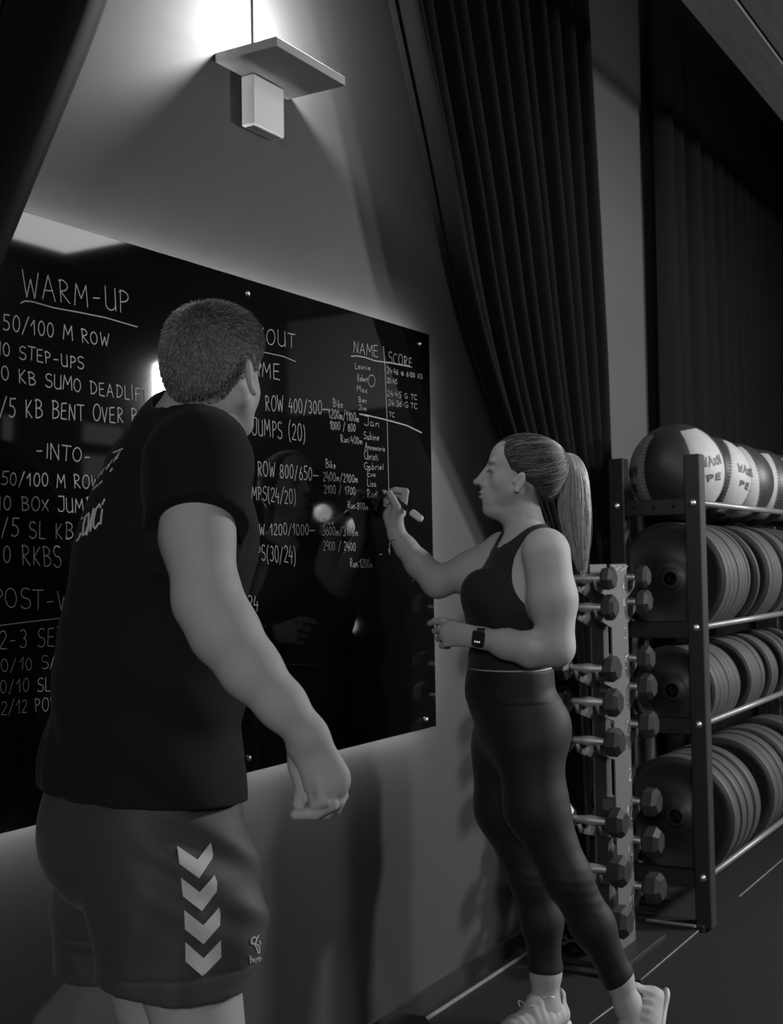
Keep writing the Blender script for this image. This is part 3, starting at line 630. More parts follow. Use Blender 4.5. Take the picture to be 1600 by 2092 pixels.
def relax(V, Q, it=1, lam=0.5):
    n = len(V); a = Q.ravel(); b = np.roll(Q, -1, 1).ravel()
    deg = np.bincount(a, minlength=n)+np.bincount(b, minlength=n)+1e-9
    for _ in range(it):
        s_ = np.stack([np.bincount(a, V[b, i], n)+np.bincount(b, V[a, i], n) for i in range(3)], 1)/deg[:, None]
        V = V+lam*(s_-V)
    return V
def np_mesh(name, V, Q, material, parent=None, smooth=True, mats=None, mi=None):
    me = bpy.data.meshes.new(name); nv, nf = len(V), len(Q); k = Q.shape[1]
    me.vertices.add(nv); me.vertices.foreach_set('co', np.asarray(V, np.float32).ravel())
    me.loops.add(nf*k); me.loops.foreach_set('vertex_index', np.asarray(Q, np.int32).ravel())
    me.polygons.add(nf); me.polygons.foreach_set('loop_start', np.arange(0, nf*k, k, dtype=np.int32))
    me.polygons.foreach_set('use_smooth', np.full(nf, smooth)); 
    for m_ in (mats or [material]): me.materials.append(m_)
    if mi is not None: me.polygons.foreach_set('material_index', np.asarray(mi, np.int32))
    me.update(calc_edges=True); me.validate()
    return link(bpy.data.objects.new(name, me), parent)
def make(name, body, lo, hi, vs, material, parent, post=None, it=1):
    V, Q = surface(body, lo, hi, vs, post); V = relax(V, Q, it)
    o = np_mesh(name, V-np.array(parent.location), Q, material, parent); return o
def hit(body, post, x, y, d0, d1, step=0.004):
    """Where a sight line first meets a surface between two depths (used to lay prints on cloth)."""
    rr = ray(x, y); ts = np.arange(d0, d1, step); P = CAM+ts[:, None]*rr; d = body.ev(P)
    if post is not None: d = post(P, d)
    k = np.argmax(d < 0)
    if d[k] >= 0: return None
    t = ts[k]-step*(d[k]/(d[k]-d[k-1]-1e-9)) if k else ts[0]
    return CAM+(t-0.0022)*rr
def frame(F, U=(0, 0, 1)):
    F = nrm(F); Rr = nrm(np.cross(F, U)); U2 = np.cross(Rr, F); return Rr, F, U2       # right, forward, up
# ================================================================== people
def lateral(a, b): return nrm(np.array([*(CR*a+CF*b)[:2], 0]))      # level direction: a to the picture's right, b away
def head(b, c, fr, s, female, eo=(0, 0)):
    ey, ez = eo
    R_, F_, U_ = fr; s = np.array(s)
    L = lambda x, y, z: np.array(c)+R_*x*s[0]+F_*y*s[1]+U_*z*s[2]
    Rm = np.array([R_, F_, U_]); E = lambda x, y, z, a, d, e, k=.012, sub=False, R=None: b.ell(L(x, y, z), np.array([a, d, e])*s, Rm if R is None else R, k, sub)
    E(0, -.020 if female else -.014, .032, .075, .098, .080, .02); E(0, .026, -.032, .054, .055, .076, .03)
    E(0, .038 if female else .045, .035, .056, .045, .055, .02)
    for q in (-1, 1):
        b.cone(L(q*.054, .0, -.052), L(q*.022, .064, -.092), .018*s[0], .016*s[0], .02)
        E(q*.037, .044, -.036, .024, .026, .028, .025); E(q*.024, .077, .020, .026, .010, .008, .012)
        E(q*.033, .094, .000, .019, .018, .013, .010, True); E(q*.031, .071, -.001, .0135, .0135, .0135, .003)
        b.cone(L(q*.020, .0820, -.006), L(q*.042, .0765, -.005), .0038, .0034, .003)      # lids lowered over the eye
        # ear: tilted shell with a hollow
        Re = Rm.copy(); t = 0.25; Re[1] = F_*math.cos(t)+U_*math.sin(t); Re[2] = U_*math.cos(t)-F_*math.sin(t)
        Re2 = Re.copy(); a = 0.35*q; Re2[0] = Re[0]*math.cos(a)+Re[1]*math.sin(a); Re2[1] = Re[1]*math.cos(a)-Re[0]*math.sin(a)
        E(q*.081, -.012+ey, -.008+ez, .0075, .014 if female else .017, .029 if female else .031, .006, False, Re2); E(q*.090, -.009+ey, -.006+ez, .008, .010, .019, .004, True, Re2)
        E(q*.084, -.004+ey, -.034+ez, .006, .008, .009, .004); E(q*.080, .003+ey, -.010+ez, .006, .006, .009, .004)
    E(0, .074 if female else .076, -.094, .020, .016, .014, .014)
    nl = .124 if female else .115; lz = -.008 if female else 0; ly = .004 if female else 0
    b.cone(L(0, .083, .010), L(0, nl-.013, -.036+lz*.7), .0075, .0095, .008); E(0, nl-.010, -.038+lz*.7, .0095, .0095, .0085, .006)
    for q in (-1, 1): E(q*.012, .096, -.043+lz*.7, .0085, .011, .007, .006); E(q*.007, nl-.016, -.0495+lz*.7, .004, .006, .003, .003, True)
    E(0, .086, -.058, .014, .012, .012, .01); E(0, .062, -.072, .030, .031, .032, .02); E(0, .072, -.026, .017, .020, .036, .015)
    E(0, .0935+ly, -.0655+lz, .021, .0085, .0052, .005); E(0, .0915+ly, -.0775+lz, .018, .0095, .0065, .005)
    if female: E(0, .107, -.0715+lz, .017, .012, .0026, .003, True)
    return L
def finger(b, pts, r): b.chain([np.array(p) for p in pts], r, 0.0025)
vs_body = 0.0034

# ------------------------------------------------------------------ the woman writing on the board
FW = lateral(-.97, -.20); RW, FW, UW = frame(FW)
hw = at(1063, 965, 3.52); frW = frame(lateral(-1, .06)+np.array([0, 0, .13]))
wh = Body(); LW = head(wh, hw, frW, (.92, 1.03, .93), True, (.013, -.024))
wh.ell(at(1015, 1046, 3.52), (.03, .038, .021), np.array(frW), .03)
wt = Body()                                                  # torso
wt.cone(at(1060, 1485, 3.545), at(1043, 1360, 3.54), .116, .100, .04, (RW, 1.30))
wt.cone(at(1043, 1360, 3.54), at(1040, 1240, 3.53), .100, .108, .04, (RW, 1.25))
wt.cone(at(1040, 1240, 3.53), at(1064, 1150, 3.52), .108, .082, .04, (RW, 1.42))
wt.ell(at(989, 1213, 3.455), (.062, .060, .064), np.array([RW, FW, UW]), .03); wt.ell(at(987, 1211, 3.60), (.062, .058, .064), np.array([RW, FW, UW]), .03)
wt.ell(at(1018, 1415, 3.545), (.11, .083, .09), np.array([RW, FW, UW]), .04)
wt.ell(at(1106, 1485, 3.475), (.078, .080, .088), np.array([RW, FW, UW]), .03); wt.ell(at(1100, 1482, 3.61), (.078, .078, .085), np.array([RW, FW, UW]), .03)
wn = Body()
wn.cone(at(1078, 1112, 3.52), at(1058, 1010, 3.52), .060, .052, .03)
wn.cone(at(1080, 1090, 3.50), at(1116, 1118, 3.385), .040, .046, .03); wn.cone(at(1066, 1100, 3.56), at(1030, 1122, 3.63), .036, .040, .03)
wa = Body()                                                  # arms and hands
wa.chain([at(1117, 1133, 3.365), at(1130, 1225, 3.345), at(1137, 1325, 3.33)], [.063, .060, .047], .03)
wa.chain([at(1136, 1322, 3.33), at(1085, 1327, 3.335), at(1035, 1316, 3.36), at(986, 1304, 3.385)], [.046, .045, .038, .0255], .02)
wa.cone(at(985, 1303, 3.385), at(924, 1294, 3.415), .027, .0355, .015, (CF, .50))
for ky, pts in ((.0098, [(932, 1274, 3.425), (905, 1268, 3.43), (888, 1269, 3.445), (878, 1274, 3.462)]), (.0098, [(926, 1286, 3.42), (899, 1284, 3.425), (889, 1289, 3.445), (905, 1293, 3.465)]),
                (.0094, [(926, 1299, 3.415), (903, 1300, 3.42), (896, 1305, 3.44), (910, 1308, 3.46)]), (.0088, [(930, 1313, 3.41), (911, 1315, 3.415), (903, 1319, 3.43), (916, 1322, 3.45)]),
                (.0105, [(962, 1290, 3.425), (935, 1282, 3.455), (912, 1278, 3.475), (896, 1277, 3.485)])):
    finger(wa, [at(*p) for p in pts], [ky*1.08, ky, ky*.95, ky*.82])
wa.chain([at(1024, 1124, 3.63), at(968, 1163, 3.60), at(895, 1190, 3.57)], [.048, .050, .043], .03)
wa.chain([at(893, 1188, 3.57), at(856, 1152, 3.575), at(829, 1118, 3.58), at(811, 1092, 3.58)], [.043, .037, .029, .0235], .02)
wa.cone(at(811, 1094, 3.58), at(803, 1054, 3.58), .024, .029, .012, (CF, .70)); wa.cone(at(803, 1066, 3.575), at(814, 1044, 3.565), .017, .015, .012)
for r_, pts in ((.0112, [(802, 1058, 3.565), (811, 1035, 3.552), (803, 1020, 3.553), (796, 1008, 3.565)]), (.0098, [(822, 1050, 3.585), (829, 1004, 3.585), (808, 1001, 3.585), (797, 1005, 3.588)]),
                (.0096, [(816, 1046, 3.60), (826, 1012, 3.605), (806, 1010, 3.602), (795, 1015, 3.60)]), (.0092, [(808, 1046, 3.615), (812, 1018, 3.62), (797, 1017, 3.617), (791, 1026, 3.612)]),
                (.0085, [(799, 1048, 3.62), (799, 1026, 3.63), (789, 1022, 3.628), (788, 1032, 3.62)])):
    finger(wa, [at(*p) for p in pts], [r_*1.1, r_, r_*.93, r_*.85])
wl = Body()                                                  # legs
wl.chain([at(1082, 1525, 3.47), at(1096, 1650, 3.455), at(1158, 1792, 3.43)], [.092, .079, .059], .04)
wl.chain([at(1158, 1790, 3.43), at(1211, 1890, 3.45), at(1262, 1995, 3.46), at(1283, 2052, 3.46)], [.058, .054, .037, .033], .03)
wl.chain([at(1030, 1530, 3.615), at(1036, 1650, 3.61), at(1087, 1792, 3.60)], [.092, .083, .059], .04)
wl.chain([at(1087, 1790, 3.60), at(1107, 1880, 3.60), at(1115, 1985, 3.60), at(1114, 2055, 3.60)], [.058, .054, .040, .038], .03)
wf = Body()                                                  # feet
wf.chain([at(1283, 2052, 3.46), at(1305, 2110, 3.43), at(1306, 2140, 3.40)], [.033, .034, .024], .02); wf.cone(at(1290, 2060, 3.46), at(1322, 2074, 3.46), .033, .025, .03)
fdir = lateral(-.78, -.62); af = at(1114, 2055, 3.60)
wf.cone(af, af-np.array([0, 0, .035])+fdir*.09, .038, .028, .03); wf.cone(af-np.array([0, 0, .03])-fdir*.03, af-np.array([0, 0, .042])+fdir*.15, .03, .022, .03)
woman = Body()
for q in (wt, wn, wh, wa, wl, wf): woman.merge(q)
WB = np.array([*at(1150, 2100, 3.52)[:2], 0.0])
pw = empty('person', WB, 'woman with long ponytail in tank top and leggings writing on the board', 'person')
lo, hi = at(1075, 1500, 3.5)-np.array([.55, .60, .95]), at(1075, 1500, 3.5)+np.array([.55, .60, .95])
def bounds(b, pad=.03):
    a = np.array([q[3]-q[4] for q in b.p if not q[5]]); c = np.array([q[3]+q[4] for q in b.p if not q[5]]); return a.min(0)-pad, c.max(0)+pad
make('body', woman, *bounds(woman), vs_body, SKIN, pw, it=1)

TOPM = mat('black_sports_knit', 0.016, 0.8, spec=0.3, sheen=0.06, bump=0.2, bscale=1500)
LEGM = mat('charcoal_leggings', 0.012, 0.62, spec=0.35, sheen=0.05, bump=0.15, bscale=1800)
def zof(x, y, d): return at(x, y, d)[2]
topb = Body(); topb.merge(wt).merge(wn)
tA, tB = at(1125, 1361, 3.5), at(958, 1366, 3.5)
sub = Body(); sub.ell(at(1112, 1163, 3.34), (.094, .13, .114), np.array([CR, CF, CU])); sub.ell(at(1012, 1150, 3.70), (.085, .10, .10), np.array([CR, CF, CU]))
neck = Body(); neck.cone(at(1096, 1036, 3.50), at(1024, 1116, 3.50), .052, .012, .01, (CF, 2.4)); neck.cone(at(1078, 1010, 3.52), at(1062, 1048, 3.52), .085, .062, .02, (CF, 1.2))
def top_post(P, d):
    d = d-0.0045
    u = (P-tA)@CR/((tB-tA)@CR); zh = tA[2]+(tB[2]-tA[2])*u
    d = np.maximum(d, zh-P[:, 2]); d = np.maximum(d, -sub.ev(P)); d = np.maximum(d, -neck.ev(P))
    d = d+0.0010*np.sin(P[:, 2]*160+P[:, 0]*60)*np.clip((1.17-P[:, 2])/.05, 0, 1)*np.clip((P[:, 2]-1.04)/.03, 0, 1)
    return d
make('tank_top', topb, *bounds(topb), .0025, TOPM, pw, top_post)
legb = Body(); legb.merge(wt).merge(wl)
zw = zof(1045, 1367, 3.5); zband = zof(1045, 1432, 3.5); zh_f = zof(1115, 1982, 3.6)
hemA, hemB = at(1243, 2017, 3.46), at(1291, 1984, 3.46); hd_ = nrm(hemB-hemA); hn = nrm(np.cross(hd_, CF)); hn = hn if hn[2] < 0 else -hn
def leg_post(P, d):
    d = d-0.003-0.0018*((P[:, 2] > zband) & (P[:, 2] < zw+.02))
    near = ((P-CAM)@CF) < 3.53
    px = CX+FPX*((P-CAM)@CR)/((P-CAM)@CF)
    cut = np.where((px > 1160) & near, (P-hemA)@hn, zh_f-P[:, 2])
    d = np.maximum(d, P[:, 2]-zw); d = np.maximum(d, np.where(P[:, 2] < zh_f+.12, cut, -1))
    kz = np.exp(-((P[:, 2]-zof(1150, 1800, 3.5))/.06)**2); d = d+0.0006*kz*np.sin(P[:, 2]*210+px*.02)
    return d
make('leggings', legb, *bounds(legb), .0036, LEGM, pw, leg_post)

# shoes
SHOE = mat('pale_knit_shoe', 0.42, 0.75, noise=0.12, scale=120, bump=0.5, bscale=900)
SOLE = mat('shoe_sole', 0.50, 0.6)
def shoe(person, ank, toe_dir, up, name='shoe', shoem=None, solem=None, scale=1.0):
    """ank: ankle centre; toe_dir/up: frame of the foot. Sole lies 0.085 below the ankle along up."""
    F_ = nrm(toe_dir); U_ = nrm(np.array(up)-F_*np.dot(up, F_)); R_ = np.cross(F_, U_); sc = scale
    L = lambda x, y, z: ank+(R_*x+F_*y+U_*z)*sc; Rm = np.array([R_, F_, U_])
    b = Body(); b.chain([L(0, -.045, -.045), L(0, .03, -.048), L(0, .11, -.056), L(0, .165, -.060)], [.036*sc, .040*sc, .040*sc, .030*sc], .02, (R_, 1.12))
    b.cone(L(0, -.038, -.03), L(0, -.052, .008), .030*sc, .022*sc, .02, (R_, 1.15)); b.cone(L(0, .055, -.035), L(0, .038, .006), .036*sc, .027*sc, .02, (R_, 1.1)); b.cone(L(0, 0, -.03), L(0, 0, -.008), .044*sc, .040*sc, .02)
    hole = Body(); hole.cone(L(0, -.012, -.05), L(0, -.010, .08), .034*sc, .040*sc, .004, (F_, 1.25))
    def post(P, d):
        d = d+.0010*np.sin((P-ank)@F_*260)*np.clip(((P-ank)@U_+.045)/.02, 0, 1)
        return np.maximum(np.maximum(d, -hole.ev(P)), -(P-L(0, 0, -.071))@U_)
    sb_ = make(name, b, *bounds(b), .003, shoem or SHOE, person, post)
    so = Body(); so.chain([L(0, -.055, -.072), L(0, .02, -.073), L(0, .11, -.074), L(0, .170, -.070)], [.036*sc, .036*sc, .042*sc, .030*sc], .02, (U_, .36))
    o = make('sole', so, *bounds(so), .0035, solem or SOLE, person, None); 
    mw = o.location.copy(); o.parent = sb_
    return sb_, L
s1, LS = shoe(pw, at(1114, 2047, 3.60), fdir, (0, 0, 1))
s2, LS2 = shoe(pw, at(1295, 2064, 3.46), nrm(at(1308, 2150, 3.40)-at(1330, 2058, 3.46)), nrm(at(1270, 2050, 3.46)-at(1330, 2066, 3.46)))
LACE = mat('shoe_lace', 0.45, 0.7)
def laces(L, shoe_o, person_loc):
    for y in (.055, .072, .089, .106):
        o = MB().tube([L(-.024, y, -.024-(y-.05)*.25)-person_loc, L(0, y+.006, -.012-(y-.05)*.30)-person_loc, L(.024, y, -.024-(y-.05)*.25)-person_loc], .0028, 6).build('lace', LACE, shoe_o)
    for sg in (-1, 1):
        P = [L(sg*(.004+.022*math.sin(t)), .062+.028*(1-math.cos(t))*.5, -.004+.018*math.sin(t*.9)) for t in np.linspace(0, 2.9, 10)]
        MB().tube([p-person_loc for p in P], .0022, 6).build('lace', LACE, shoe_o)
laces(LS, s1, WB)
# anklet, bracelet, ear stud, watch
MB().tube([at(1114+31*math.cos(a), 2035-1.5*math.cos(a)-3*math.sin(a), 3.60+.042*math.sin(a))-WB for a in np.linspace(0, 2*math.pi, 28)], .0011, 6, cap=False).build('anklet', STEEL, pw)
wc = at(813.5, 1100, 3.58); wdir = nrm(at(829, 1118, 3.58)-at(811, 1092, 3.58)); q1 = nrm(np.cross(wdir, CF)); q2 = np.cross(wdir, q1)
MB().tube([wc+(q1*math.cos(a)+q2*math.sin(a))*.0262+wdir*.006*math.cos(a+.5)-WB for a in np.linspace(0, 2*math.pi, 32)], .0012, 6, cap=False).build('bracelet', STEEL, pw)
MB().lathe(LW(-.086, .004, -.062)-WB, tuple(-frW[0]), [(0, -.002), (.003, 0), (.002, .002), (0, .003)], 10).build('ear_stud', STEEL, pw)
wd = nrm(at(1035, 1310, 3.36)-at(986, 1303, 3.385)); wcn = at(984, 1303, 3.383); wn_ = nrm(-CF-wd*np.dot(-CF, wd)); ws_ = np.cross(wd, wn_)
wcn = wcn+wn_*.001
WR = np.array([wd, ws_, wn_]).T
wb_ = MB(); wbp = [wcn+(wn_*math.cos(a)*.0262+ws_*math.sin(a)*.0262)-WB for a in np.linspace(0, 2*math.pi, 30)]
for i in range(29):
    a_, b_ = wbp[i], wbp[i+1]; wb_.box((a_+b_)/2, (.0105, np.linalg.norm(b_-a_)/2*1.05, .0013), R=np.array([wd, nrm(b_-a_), np.cross(wd, nrm(b_-a_))]).T)
watch = wb_.build('watch_strap', BLACK, pw)
wt_o = MB().box(wcn+wn_*.0285-WB, (.0175, .0205, .0048), R=WR, bev=.004).build('smartwatch', mat('watch_case', 0.02, 0.15), pw)
vv = []
for k in range(3): 
    c_ = wcn+wn_*.0336+ws_*(-.009 if ws_[2] > 0 else .009)*1.0+wd*(-.006+.006*k)-WB; vv.append(c_)
mb = MB()
for c_ in vv: mb.box(c_, (.0017, .0022, .0002), R=WR)
dg = mb.build('watch_digits', mat('watch_screen', .6, .5, emit=.5)); dg.parent = wt_o; dg['kind'] = 'stuff'

# ------------------------------------------------------------------ hair made of real strands
def strand_mesh(name, paths, r, material, parent, taper=True, sides=3, attr=None):
    """paths: (n, m, 3); every strand a thin tube with `sides` sides."""
    P = np.asarray(paths, float); n, m_, _ = P.shape
    T = np.gradient(P, axis=1); T /= np.linalg.norm(T, axis=2, keepdims=True)+1e-9
    A = np.cross(T, np.array([.31, .22, .93])); A /= np.linalg.norm(A, axis=2, keepdims=True)+1e-9; Bv = np.cross(T, A)
    rr = r*(1-.85*np.linspace(0, 1, m_)**2) if taper else np.full(m_, r)
    V = np.stack([P+(A*math.cos(2*math.pi*k/sides)+Bv*math.sin(2*math.pi*k/sides))*rr[None, :, None] for k in range(sides)], 2)
    V = V.reshape(-1, 3); i, j, k = np.meshgrid(np.arange(n), np.arange(m_-1), np.arange(sides), indexing='ij')
    b_ = (i*m_+j)*sides; Q = np.stack([b_+k, b_+(k+1) % sides, b_+sides+(k+1) % sides, b_+sides+k], -1).reshape(-1, 4)
    o = np_mesh(name, V-np.array(parent.location if parent.parent is None else WB), Q, material, parent); o['kind'] = 'stuff'; return o
HAIRD = mat('hair_brown', 0.035, 0.42, spec=0.5, noise=0.5, scale=45)
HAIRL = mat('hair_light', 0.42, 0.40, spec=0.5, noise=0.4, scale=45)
hb = Body(); Rm_ = np.array(frW); sW = np.array((.92, 1.03, .93))
hb.ell(LW(0, -.020, .032), np.array([.0815, .104, .083])*sW, Rm_, .02); hb.ell(LW(0, -.052, -.022), np.array([.064, .056, .080])*sW, Rm_, .04)
fc = Body()
def hair_post(P, d):
    q = (P-hw)@Rm_.T/sW; x, y, z = q[:, 0], q[:, 1], q[:, 2]
    line_ = .056-.55*np.clip(-z+.055, 0, 1)+.10*np.maximum(z-.06, 0)            # hairline recedes towards the ear
    line_ = np.where(z < -.002, .020-1.35*(-z), line_)
    face = y-line_
    low = np.where(y < -.045, -.045-z-.35*(y+.045), -.012-z+.9*np.maximum(-.01-y, 0)*0-1.2*np.minimum(y+.045, 0)*0)
    ear = .0-(np.sqrt(((y-.004)/.015)**2+((z+.040)/.026)**2)-1)*.018
    low = np.where(y > .0, -.022, np.where(y > -.035, -.022-.35*(-y), -.035-1.5*(-.035-y)))-z
    return np.maximum(np.maximum(np.maximum(d, face), low), np.where(np.abs(x) > .05, ear, -1))
hair = make('hair', hb, *bounds(hb), .003, HAIRD, pw, hair_post)
tie = at(1143, 926, 3.53); N = 4200
sd = []
cH = LW(0, -.020, .030); rH = np.array([.0815, .104, .085])*sW
for i in range(N):
    while True:
        u = rng.normal(size=3); u /= np.linalg.norm(u); p = cH+(u*rH)@Rm_*1.0
        q = (p-hw)@Rm_.T/sW
        ln = .056-.55*max(-q[2]+.055, 0) if q[2] > -.002 else .02+1.35*q[2]
        if q[1] < ln+.004 and q[2] > (-.020 if q[1] > -.03 else -.085) and abs(q[1]-ln) < .16: break
    sd.append(u)
sd = np.array(sd); tt = ((tie-cH)@Rm_.T)/rH; tt /= np.linalg.norm(tt)
paths = []
for u in sd:
    ang = math.acos(np.clip(u@tt, -1, 1)); L_n = min(1, .75/(ang+1e-3)); st = []
    wob = rng.uniform(-.05, .05); sag = rng.uniform(0, .16)*ang; f0 = rng.uniform(0, .10) if rng.random() < .7 else rng.uniform(.1, .5); rad_ = rng.uniform(0, .02)
    for t in np.linspace(f0, 1, 14):
        q = (math.sin((1-t)*ang)*u+math.sin(t*ang)*tt)/max(math.sin(ang), 1e-3); q = q+np.array([0, 0, -sag*math.sin(t*math.pi)])+wob*math.sin(t*3)*np.array([0, .3, .5])
        q /= np.linalg.norm(q); st.append(cH+(q*rH)@Rm_*(1.004+rad_+.012*math.sin(t*math.pi)))
    paths.append(st)
paths = np.array(paths); msk = rng.random(N)
pp = paths.reshape(-1, 3); tt_ = np.tile(np.linspace(0, 1, 14), N); ph_ = np.repeat(rng.uniform(0, 6.28, N), 14)
wv = np.sin(tt_*9+pp[:, 2]*90+ph_*.25)*.0025*np.sin(tt_*math.pi); pp = pp+wv[:, None]*Rm_[2]
off_ = np.repeat(rng.uniform(.0005, .0045, N), 14)
for _ in range(3):
    dd = hb.ev(pp)-off_; gg = np.stack([(hb.ev(pp+np.eye(3)[i]*1e-3)-off_-dd)/1e-3 for i in range(3)], 1); gg /= np.linalg.norm(gg, axis=1, keepdims=True)+1e-9
    pp = pp-gg*(dd*(tt_ < .97))[:, None]
paths = pp.reshape(N, 14, 3)
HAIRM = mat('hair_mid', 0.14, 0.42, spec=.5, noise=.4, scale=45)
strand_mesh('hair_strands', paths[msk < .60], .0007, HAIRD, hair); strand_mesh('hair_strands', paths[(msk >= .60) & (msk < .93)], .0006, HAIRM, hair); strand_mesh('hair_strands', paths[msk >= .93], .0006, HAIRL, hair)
guide = np.array([at(x, y, 3.53) for x, y in ((1143, 927), (1157, 925), (1170, 942), (1175, 985), (1174, 1035), (1179, 1090), (1185, 1135), (1192, 1172))])
halfw = np.array([.006, .018, .030, .038, .044, .036, .022, .010])
def pony(n, lo_, hi_):
    out = []
    for _ in range(n):
        a = rng.uniform(0, 2*math.pi); rad = math.sqrt(rng.uniform(lo_, hi_)); end = rng.uniform(.72, 1.0); st = []; ph = rng.uniform(0, 6); dl = rng.uniform(.95, 1.06)
        for t in np.linspace(0, end, 22):
            s_ = t*(len(guide)-1); i = min(int(s_), len(guide)-2); f = s_-i; f2 = f
            p = guide[i]*(1-f)+guide[i+1]*f; w_ = (halfw[i]*(1-f)+halfw[i+1]*f)*dl
            w_ = w_*(1+.22*math.sin(ph+t*7+a*2)*t)+.0035*math.sin(ph*3+t*11)*t
            st.append(p+CR*math.cos(a)*rad*w_+CF*math.sin(a)*rad*w_*.7+CU*.008*math.sin(a*2+ph)*t)
        out.append(st)
    P = np.array(out); K = np.array([.25, .5, .25]); 
    for _ in range(3): P[:, 1:-1] = .25*P[:, :-2]+.5*P[:, 1:-1]+.25*P[:, 2:]
    return P
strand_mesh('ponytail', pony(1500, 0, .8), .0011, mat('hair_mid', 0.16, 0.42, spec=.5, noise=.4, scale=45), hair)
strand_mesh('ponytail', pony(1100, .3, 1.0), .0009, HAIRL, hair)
MB().tube([at(1146+6*math.cos(a)*.5, 927+11*math.sin(a), 3.53+.016*math.cos(a))-WB for a in np.linspace(0, 2*math.pi, 16)], .005, 8, cap=False).build('hair_tie', BLACK, hair)
# eyebrow and lashes
for sg in (-1, 1):
    br = np.array([[LW(sg*(.014+.0042*i/4+.00*j), .0905-.0012*i/2, .019+.002*math.sin(i/11*3)+.0012*j) for i in range(0, 12)] for j in range(3)])
    br = np.array([[LW(sg*(.012+.036*i/11), .0885-.022*(i/11)**2, .019+.0045*math.sin(i/11*2.6)+.0016*j) for i in range(12)] for j in range(3)])
    strand_mesh('eyebrow', br, .0011, HAIRD, pw)
    la = np.array([[LW(sg*(.020+.022*k/9), .0860-.004*(k/9)+.008*t, -.0055-.006*t+.003*t*t) for t in np.linspace(0, 1, 4)] for k in range(10)])
    strand_mesh('eyelashes', la, .0006, HAIRD, pw)

# marker pen in her right hand
ptip = on(781.5, 1001.5, 1, BY-.002); pend = at(861, 1061, 3.525); pd = nrm(pend-ptip); pl = np.linalg.norm(pend-ptip)
mk = empty('marker_pen', ptip, 'white-capped black marker pen held against the board in her right hand', 'pen')
MB().lathe((0, 0, 0), pd, [(0, 0), (.0022, .001), (.0032, .006), (.0052, .007), (.0062, .018), (.0062, .020)], 18).build('tip', WHITEP, mk)
MB().lathe((0, 0, 0), pd, [(.0060, .019), (.0078, .030), (.0078, pl-.048), (.0070, pl-.046), (.0070, pl-.036), (0, pl-.036)], 18).build('barrel', mat('pen_barrel', .02, .2), mk)
MB().lathe((0, 0, 0), pd, [(0, pl-.040), (.0100, pl-.040), (.0105, pl-.038), (.0100, pl-.004), (.0085, pl), (0, pl)], 22).build('cap', mat('pen_cap', .75, .5), mk)
# ------------------------------------------------------------------ the coach standing in front
FM = lateral(.86, .50); RM, FM, UM = frame(FM)
RmM = np.array([RM, FM, UM])
hm = at(440, 760, 2.30); frM = frame(lateral(.43, .90)+np.array([0, 0, -.04]))
mh = Body(); sM = (1.01, .98, 1.0); LM = head(mh, hm, frM, sM, False, (0, -.008))
mn = Body(); mn.cone(at(412, 880, 2.35), at(422, 790, 2.32), .072, .068, .03)
mn.cone(at(395, 880, 2.33), at(418, 935, 2.20), .062, .070, .05); mn.cone(at(370, 880, 2.38), at(310, 950, 2.46), .052, .056, .05)
mt = Body()
mt.cone(at(358, 965, 2.35), at(338, 1130, 2.35), .102, .136, .05, (RM, 1.45)); mt.cone(at(338, 1130, 2.35), at(322, 1330, 2.35), .136, .146, .05, (RM, 1.22))
mt.cone(at(322, 1330, 2.35), at(290, 1560, 2.36), .146, .140, .05, (RM, 1.22)); mt.ell(at(395, 1085, 2.36), (.15, .095, .10), RmM, .05)
mt.ell(at(350, 1370, 2.36), (.14, .115, .14), RmM, .05)
mt.cone(at(285, 1560, 2.36), at(280, 1640, 2.36), .140, .130, .04, (RM, 1.22)); 
ma = Body()
ma.chain([at(405, 970, 2.175), at(404, 1090, 2.15), at(424, 1228, 2.12)], [.068, .0575, .056], .03)
ma.chain([at(424, 1225, 2.12), at(458, 1290, 2.11), at(512, 1367, 2.105), at(576, 1440, 2.10), at(630, 1503, 2.10)], [.056, .056, .049, .039, .030], .02)
ma.cone(at(629, 1502, 2.10), at(667, 1592, 2.105), .030, .041, .02, (CF, .62)); ma.cone(at(610, 1525, 2.12), at(660, 1565, 2.12), .020, .022, .02)
for r_, pts in ((.0122, [(655, 1600, 2.090), (661, 1636, 2.086), (646, 1642, 2.092), (640, 1632, 2.105)]), (.0112, [(670, 1602, 2.100), (678, 1644, 2.094), (645, 1662, 2.094), (604, 1664, 2.096)]),
                (.0125, [(684, 1598, 2.112), (690, 1638, 2.108), (666, 1660, 2.112), (636, 1662, 2.114)]), (.0122, [(692, 1588, 2.128), (697, 1626, 2.126), (684, 1652, 2.126), (664, 1660, 2.126)]),
                (.0145, [(604, 1520, 2.12), (605, 1565, 2.132), (620, 1608, 2.128), (612, 1641, 2.108)])):
    finger(ma, [at(*p) for p in pts], [r_*1.12, r_, r_*.95, r_*.86])
ma.chain([at(294, 975, 2.48), at(305, 1180, 2.59)], [.060, .050], .03); ma.chain([at(300, 1180, 2.60), at(390, 1260, 2.57), at(455, 1290, 2.53)], [.054, .042, .030], .02)
ma.cone(at(455, 1290, 2.53), at(485, 1310, 2.49), .03, .036, .02)
for k in range(4): finger(ma, [at(480, 1296+9*k, 2.50), at(492, 1300+9*k, 2.46), at(485, 1304+9*k, 2.44)], [.011, .010, .009])
finger(ma, [at(462, 1280, 2.53), at(480, 1268, 2.51), at(492, 1266, 2.50)], [.013, .012, .010])
ml = Body(); ml.ell(at(215, 1710, 2.30), (.10, .10, .11), RmM, .04); ml.ell(at(205, 1710, 2.44), (.10, .10, .11), RmM, .04)
kn = at(428, 2215, 2.22); kf = at(345, 2200, 2.50)
